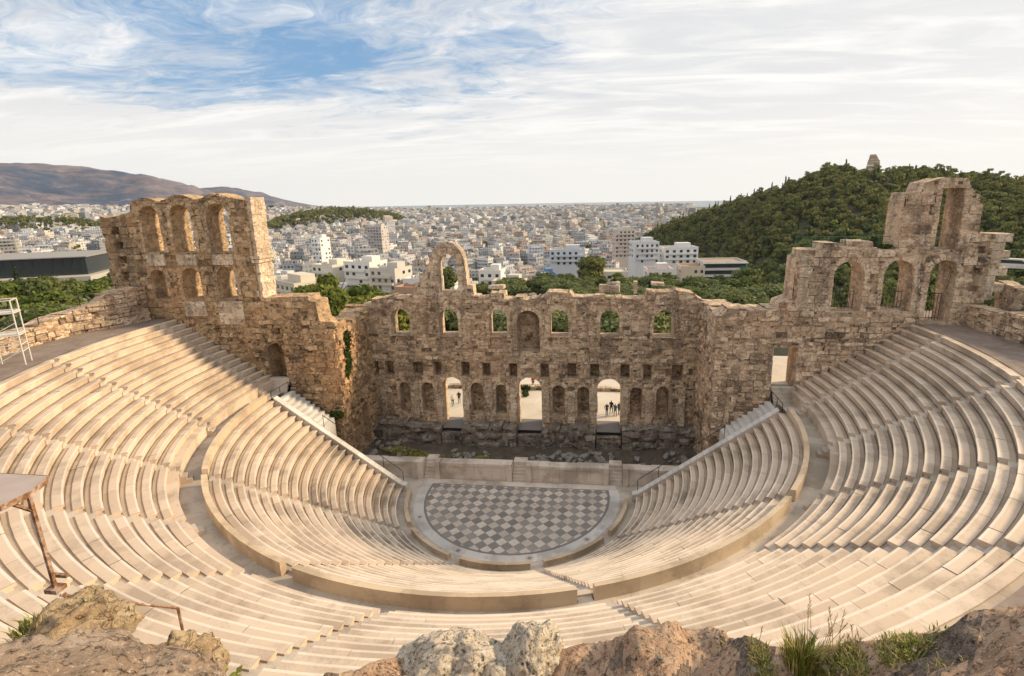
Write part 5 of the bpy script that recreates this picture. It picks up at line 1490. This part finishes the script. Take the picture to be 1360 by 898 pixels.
# ---- grass
def blade_fn(g0, g1, dry):
    def fn(t, bs):
        tn = tone_of(t); c = t.mix(tn, g0, g1); c = t.mix(t.step(tn, .66, .76), c, dry)
        t.set(bs.inputs['Base Color'], c); bs.inputs['Roughness'].default_value = .6
    return fn
M['grass'] = material('grass_blades', blade_fn((.09, .125, .015), (.36, .36, .07), (.52, .40, .18)))
def blades(mb, c, n, h, spread, lean, rg, w_=.006):
    for i in range(n):
        a = rg.uniform(0, 6.28); q = spread*math.sqrt(rg.random()); b = Vector((c[0]+q*cos(a), c[1]+q*sin(a), c[2]))
        L = h*rg.uniform(.45, 1.1); d = Vector((cos(a+rg.uniform(-.7, .7)), sin(a+rg.uniform(-.7, .7)), 0))*lean*rg.uniform(.2, 1)*L
        s = Vector((-sin(a), cos(a), 0))*w_*rg.uniform(.6, 1.3); tn = rg.random()
        p0, p1, p2 = b, b+d*.35+Vector((0, 0, L*.6)), b+d+Vector((0, 0, L*.93))
        mb.poly([p0-s, p0+s, p1+s*.8, p1-s*.8], 0, tn); mb.poly([p1-s*.8, p1+s*.8, p2], 0, tn)
def ground_at(az, s): return Vector(ledge_xyz(az, s))
rg = random.Random(4)
c = ground_at(24.6, -.06)
mb = MB(); blades(mb, c-Vector((0, 0, .05)), 330, .35, .15, .5, rg, .0065); blades(mb, c+Vector((.10, .05, -.05)), 110, .25, .2, .8, rg)
o = mb.build('grass_tuft', M['grass']); tag(o, 'tall green grass tuft growing from the ledge at the lower right', 'grass tuft')
def stalk_obj(az, s, n, h, label):
    mb = MB(); c = ground_at(az, s)
    for i in range(n):
        b = c+Vector((rg.uniform(-.12, .12), rg.uniform(-.08, .08), -.04)); L = h*rg.uniform(.7, 1.15); a = rg.uniform(0, 6.28); ln = rg.uniform(.08, .35)*L
        p = [b, b+Vector((ln*.3*cos(a), ln*.3*sin(a), L*.5)), b+Vector((ln*cos(a), ln*sin(a), L))]
        mb.tube(p, [.0035, .003, .002], 4, 0, .9)
        for k in range(9):
            q = p[1].lerp(p[2], .45+.06*k); mb.tube([q, q+Vector((rg.uniform(-.02, .02), rg.uniform(-.02, .02), .035))], [.004, .0015], 4, 0, .95)
    tag(mb.build('dry_grass', M['grass']), label, 'dry grass')
stalk_obj(26.5, -.05, 9, .62, 'dry straw stalks rising just right of the tall grass tuft')
stalk_obj(20.2, -.04, 4, .26, 'few short dry stalks left of the tall grass tuft')
stalk_obj(29.0, -.04, 6, .34, 'leaning dry stalks well right of the tall grass tuft')
# short turf in patches on the ledge
mb = MB()
for i in range(1000):
    az = rg.gauss(*rg.choice([(22.5, 2.5), (27.5, 2.2), (33.5, 3.0), (31, 2.5), (19, 2)])); s = -abs(rg.gauss(0, .07))-.01
    if rg.random() < .5: az = rg.uniform(17, 39)
    if noise.noise((az*.35, s*9, 2)) < -.02: continue
    b = ground_at(az, s); blades(mb, b-Vector((0, 0, .03)), 7, .055, .07, 1.3, rg, .005)
for i in range(160):
    az = rg.uniform(-57, -51.5); b = Vector(at_(az, rg.uniform(-33.5, -31.0), rg.uniform(5.2, 5.7))); blades(mb, b, 9, .09, .07, 1.1, rg, .006)
o = mb.build('turf', M['grass']); tag(o, 'short green and straw-coloured turf in patches on the ledge', 'grass', None, 'stuff')
# broad-leaved weed beside the smooth boulder
mb = MB()
c = Vector(at_(-43.6, -41.3, 4.0))
for i in range(70):
    a = rg.uniform(0, 6.28); q = rg.uniform(0, .13); p = c+Vector((q*cos(a), q*sin(a), rg.uniform(-.2, .08))); s = rg.uniform(.018, .04)
    u = Vector((cos(a), sin(a), rg.uniform(-.3, .5)))*s; v = Vector((-sin(a), cos(a), rg.uniform(-.3, .3)))*s*.7
    mb.poly([p-u, p+v, p+u, p-v], 0, rg.uniform(.1, .7))
mb.tube([c+Vector((0, 0, -.3)), c+Vector((.02, 0, .05))], .01, 5, 0, .3)
tag(mb.build('weed', M['grass']), 'leafy green weed at the right foot of the big smooth boulder', 'weed')
# dark green scrub on the masonry and grass on the stage floor
M['moss'] = leaf_mat('scrub', (.022, .042, .012), (.07, .11, .025), (.09, .1, .03), .3)
def scrub(pts, size, n, label, kind='shrub'):
    Q, tn = leaf_arrays([(x, y, z, a, b, c_) for x, y, z, a, b, c_ in pts], n, size, np.random.default_rng(len(label)))
    o = link(kind, arr_mesh(kind, Q, tn, M['moss'])); tag(o, label, 'shrub'); return o
scrub([(-17.7, 4.6, 11.5, .35, .5, 1.6), (-17.7, 4.9, 13.4, .3, .5, 1.0), (-17.8, 4.2, 10.0, .3, .3, .8)], .13, 900, 'green creeper hanging on the flank of the left wing')
scrub([(-18.6, 3.0, 6.2, .7, .35, .6)], .12, 400, 'small green bush growing at the foot of the left wing by the steps')
scrub([(31.5, 3.7, 22.5, .6, .4, .2)], .1, 200, 'dry brown-green bush on top of the right wing beside the tower')
mb = MB()
for cx, cy, rx, ry, n_ in ((-13.2, 6.6, 2.6, .9, 900), (-10.2, 6.2, 1.5, .5, 350), (-4.9, 6.0, .9, .35, 220), (-7.2, 6.4, .8, .4, 160)):
    for i in range(n_):
        a = rg.uniform(0, 6.28); q = math.sqrt(rg.random()); x, y = cx+rx*q*cos(a), cy+ry*q*sin(a)
        blades(mb, (x, y, .02+.5*sst(abs(x), 11, 17.5)+.3*noise.noise((x*.4, y*.4, 1))), 4, .28, .14, 1.0, rg, .03)
o = mb.build('stage_grass', M['grass']); tag(o, 'dark green grass on the earth floor behind the stage front', 'grass', None, 'stuff')

# ---- rubble lying on the stage floor
RB = []
M['rubble'] = marble('grey_rubble', (.20, .18, .16), (.32, .295, .27), (.11, .10, .09), .7, .7)
for k in range(5):
    bm = bmesh.new(); bmesh.ops.create_icosphere(bm, subdivisions=2, radius=1)
    for v in bm.verts:
        p = v.co; q = p*1.1+Vector((k*4.1, 2, 1)); f = 1+.35*noise.noise(q)
        m_ = max(abs(p.x), abs(p.y)*1.2, abs(p.z)*1.3); f *= lerp(1, .8/m_, .5); v.co = p*f
    me = bpy.data.meshes.new('rubble_stone'); bm.to_mesh(me); bm.free(); me.materials.append(M['rubble'])
    at = me.attributes.new('tone', 'FLOAT', 'FACE'); at.data.foreach_set('value', [h1(k, j) for j in range(len(me.polygons))]); RB.append(me)
def zfloor(x, y): return .05+.30*noise.noise((x*.4, y*.4, 1))+.5*sst(abs(x), 11, 17.5)
k = 0
for (x0, x1, y0, y1, n_, lab, grp) in ((.6, 9.2, 5.9, 7.9, 64, 'pale broken block in the heap behind the right half of the stage front', 'heap of blocks right of the middle'), (11.2, 16.5, 5.2, 7.8, 14, 'scattered pale block at the right end of the stage floor', 'blocks at the right end of the stage'),
        (-8.3, -3.2, 5.6, 7.6, 16, 'scattered grey block on the stage floor left of the middle', 'blocks left of the middle'), (-17, -13.2, 3.6, 8.4, 12, 'fallen block in the left corner of the stage by the dark doorway', 'fallen blocks in the left corner')):
    for i in range(n_):
        x, y = rg.uniform(x0, x1), rg.uniform(y0, y1); s = rg.uniform(.16, .34)*(1.2 if n_ < 15 else 1)
        o = link('rubble_stone', RB[k % 5], None, (x, y, zfloor(x, y)+s*.45)); o.scale = (s*rg.uniform(.9, 1.7), s, s*rg.uniform(.6, 1.0)); o.rotation_euler = (rg.uniform(-.5, .5), rg.uniform(-.5, .5), rg.uniform(0, 6.28)); k += 1
        tag(o, lab, 'stone block', grp)

# ---- white scaffold tower at the left edge
M['whitepaint'] = plain('white_paint', (.62, .60, .55), .5)
sc = thing('scaffold', (-34.55, -11.35, 15.9), 'white metal lighting scaffold on the walkway at the left edge', 'scaffold', None, R(35))
for i in range(2):
    for j in range(2):
        mb = MB(); mb.tube([(-.8+1.6*i, -.6+1.2*j, 0), (-.8+1.6*i, -.6+1.2*j, 4.7)], .05, 6); mb.build('post', M['whitepaint'], sc)
for z in (1.0, 1.5, 2.3, 3.9, 4.7):
    for a, b in (((-.8, -.6), (.8, -.6)), ((.8, -.6), (.8, .6)), ((.8, .6), (-.8, .6)), ((-.8, .6), (-.8, -.6))):
        mb = MB(); mb.tube([(*a, z), (*b, z)], .035, 6); mb.build('rail', M['whitepaint'], sc)
for z in (2.2, 3.8):
    mb = MB(); mb.box((0, 0, z), (1.75, 1.3, .07)); mb.build('platform', M['whitepaint'], sc)
for k in range(3):
    mb = MB(); mb.tube([(-.8, -.62, 1.0*k+.2), (.8, -.62, 1.0*k+1.1)], .03, 6); mb.build('brace', M['whitepaint'], sc)
# ---- wire fence on the outer left wall
fe = thing('wire_fence', (-39.5, -1.5, 17.4), 'thin dark wire fence behind the outer left rubble wall', 'fence')
fp = [(-2.0, 8.2, 1.2), (0, 4.0, .6), (.2, 0, .2), (.5, -4, 0), (1.2, -8, -.1), (3, -13, -.1)]
for p in fp:
    mb = MB(); mb.tube([(*p[:2], p[2]-1), (*p[:2], p[2]+1.5)], .04, 5); mb.build('post', M['iron'], fe)
for z in (.1, .45, .8, 1.15, 1.5):
    mb = MB(); mb.tube([(a, b, c_+z) for a, b, c_ in fp], .014, 4); mb.build('wire', M['iron'], fe)

# ---- rusty platform and railing, left foreground
def rust_fn(t, bs):
    p = pos_of(t); n = t.noise(p, 9, 8, .7); c = t.ramp(n, [(.35, (.10, .055, .03)), (.48, (.25, .13, .07)), (.57, (.40, .30, .24)), (.70, (.55, .47, .42))])
    t.set(bs.inputs['Base Color'], c); bs.inputs['Roughness'].default_value = .75; bump(t, bs, n, .4, .01)
M['rust'] = material('rusty_steel', rust_fn)
M['deck'] = plain('grey_deck', (.40, .33, .30), .7, 0, .2, 5)
pf = thing('lookout_platform', (2.46, -39.3, 23.6), 'rusty steel platform with a grey deck at the left edge', 'platform')
dk = [(1.87, -39.09), (2.39, -39.1), (2.50, -39.34), (2.48, -39.56), (1.2, -40.2), (.8, -39.3)]
zk = 24.6; l = Vector((2.46, -39.3, 23.6)); mb = MB()
mb.poly([(x-l.x, y-l.y, zk-l.z) for x, y in dk]); mb.build('deck', M['deck'], pf)
mb = MB()
for (a, b), (c_, d_) in zip(dk, dk[1:]+dk[:1]): mb.poly([(a-l.x, b-l.y, zk-l.z+.004), (c_-l.x, d_-l.y, zk-l.z+.004), (c_-l.x, d_-l.y, zk-l.z-.05), (a-l.x, b-l.y, zk-l.z-.05)])
mb.build('edge_beam', M['rust'], pf)
mb = MB(); mb.tube([(-.01, -.03, .96), (-.01, -.02, -.02)], .019, 4); mb.build('leg', M['rust'], pf)
mb = MB(); mb.tube([(-.01, -.03, .80), (-.09, -.14, .95)], .018, 4); mb.build('brace', M['rust'], pf)
mb = MB(); mb.box((-.01, -.02, 0), (.12, .1, .04)); mb.box((.0, .03, .1), (.16, .03, .03)); mb.build('foot_plate', M['rust'], pf)
mb = MB(); mb.tube([(-.35, -.35, 1.03), (-.30, -.33, 1.03)], .03, 8); mb.build('bolt_plate', M['iron'], pf)
rl = thing('rusty_railing', (2.78, -39.54, 23.2), 'low bent rusty railing behind the big smooth boulder', 'railing')
q = [Vector((2.78, -39.54, 23.75)), Vector((3.02, -39.25, 23.43)), Vector((3.26, -38.97, 23.13))]; l = Vector((2.78, -39.54, 23.2))
mb = MB(); mb.tube([p-l for p in q], .014, 6); mb.build('rail', M['rust'], rl)
for p in (q[0]+Vector((.02, .02, 0)), q[1], q[2]):
    mb = MB(); mb.tube([p-l, p-l-Vector((0, 0, .30))], .013, 6); mb.build('post', M['rust'], rl)

# ---- visitors
def mat_flat(name, c): return plain(name, c, .8, 0, .05)
SK = mat_flat('skin', (.42, .26, .18)); HAIR = mat_flat('hair', (.03, .022, .016)); TRO = mat_flat('dark_trousers', (.025, .028, .04)); TOP = {'dark': mat_flat('dark_jacket', (.03, .03, .035)), 'red': mat_flat('red_jacket', (.48, .03, .03)), 'white': mat_flat('white_shirt', (.7, .7, .68)), 'blue': mat_flat('blue_shirt', (.08, .12, .25))}
def person(x, y, z, hgt, face, top_, label, group=None, stride=.14, arm=.1):
    J = {'pel': (0, 0, .93), 'ch': (0, -.01, 1.25), 'nk': (0, 0, 1.48), 'hd': (0, -.02, 1.66), 'sl': (-.19, 0, 1.42), 'el': (-.25, arm, 1.13), 'hl': (-.24, -arm*.6, .88), 'sr': (.19, 0, 1.42), 'er': (.25, -arm, 1.13), 'hr': (.24, -arm*1.8, .90),
         'tl': (-.10, 0, .86), 'kl': (-.11, -stride*.6, .48), 'al': (-.11, -stride*.4, .08), 'fl': (-.12, -stride*.4-.16, .035), 'tr': (.10, 0, .86), 'kr': (.11, stride*.3, .48), 'ar': (.11, stride, .08), 'fr': (.12, stride-.16, .035)}
    rad = {'pel': .15, 'ch': .16, 'nk': .06, 'hd': .105, 'sl': .075, 'el': .05, 'hl': .035, 'sr': .075, 'er': .05, 'hr': .035, 'tl': .095, 'kl': .065, 'al': .045, 'fl': .04, 'tr': .095, 'kr': .065, 'ar': .045, 'fr': .04}
    E = [('pel', 'ch'), ('ch', 'nk'), ('nk', 'hd'), ('ch', 'sl'), ('sl', 'el'), ('el', 'hl'), ('ch', 'sr'), ('sr', 'er'), ('er', 'hr'), ('pel', 'tl'), ('tl', 'kl'), ('kl', 'al'), ('al', 'fl'), ('pel', 'tr'), ('tr', 'kr'), ('kr', 'ar'), ('ar', 'fr')]
    ks = list(J); me = bpy.data.meshes.new('person'); me.from_pydata([J[k] for k in ks], [(ks.index(a), ks.index(b)) for a, b in E], [])
    o = bpy.data.objects.new('person', me); C.objects.link(o)
    md = o.modifiers.new('skin', 'SKIN'); o.modifiers.new('sub', 'SUBSURF').levels = 1
    for i, k in enumerate(ks):
        v = me.skin_vertices[0].data[i]; v.radius = (rad[k], rad[k]*.85); v.use_root = k == 'pel'
    dg = bpy.context.evaluated_depsgraph_get(); nm = bpy.data.meshes.new_from_object(o.evaluated_get(dg)); nm.name = 'person'
    o.modifiers.clear(); o.data = nm; nm.materials.clear()
    for m_ in (SK, TOP[top_], TRO, HAIR): nm.materials.append(m_)
    for p in nm.polygons:
        c_ = p.center; p.use_smooth = True
        p.material_index = 0 if (c_.z > 1.52 or (abs(c_.x) > .2 and c_.z < .98 and c_.z > .8)) else 2 if c_.z < .95 else 1
        if c_.z > 1.70 or (c_.z > 1.56 and c_.y > .02): p.material_index = 3
    o.location = (x, y, z); o.scale = (hgt/1.77,)*3; o.rotation_euler.z = face
    return tag(o, label, 'person', group)
zp = 1.5
person(8.55, 14.9, zp, 1.72, .3, 'dark', 'person in a dark jacket, leftmost of the group in the right doorway')
person(9.1, 15.6, zp, 1.82, 2.8, 'dark', 'taller person in dark clothes, second from left in the right doorway', None, .2)
person(9.55, 14.9, zp, 1.7, -.6, 'blue', 'person in a dark blue shirt, third from left in the right doorway')
person(10.0, 15.4, zp, 1.68, .8, 'dark', 'person in black half hidden by the right jamb of the right doorway', None, .18)
person(-10.75, 16.7, zp, 1.7, .4, 'white', 'person in a white shirt in the left doorway', None, .22)
person(-10.2, 17.7, zp, 1.72, 3.4, 'dark', 'person in dark clothes beside the white shirt in the left doorway')
person(-1.4, 23.8, zp, 1.72, .2, 'red', 'person in a red jacket walking beyond the central doorway', None, .24)
# sunlit low wall and steps seen through the doorways
mb = MB(); wall(mb, lambda u, d: (u, 22.9-d), rag([(-16, 2.0), (0, 2.05), (16, 2.0)], .08, .6, 1.4, 90), 1.2, [], .8, .04, .4, .3, .4, 1.0, 91, .04)
tag(mb.build('low_wall', M['pale']), 'low sunlit wall across the forecourt, seen through the doorways', 'wall')
scrub([(-2.2, 22.2, 2.0, .7, .5, .5), (-2.0, 20.6, 1.8, .5, .5, .35)], .1, 500, 'low sunny bush at the left of the central doorway')

# ------------------------------------------------------------------ the air
hz_ = bpy.data.materials.new('haze'); hz_.use_nodes = True; t = NT(hz_.node_tree); out_ = t.n('OutputMaterial')
pv = t.n('VolumePrincipled', {'Color': (.74, .86, 1.0, 1), 'Density': 3.2e-5, 'Anisotropy': .2}); t.set(out_.inputs['Volume'], pv.outputs[0])
mb = MB(); mb.box((0, 0, 150), (20400, 20400, 540)); o = mb.build('haze', hz_); o['kind'] = 'stuff'
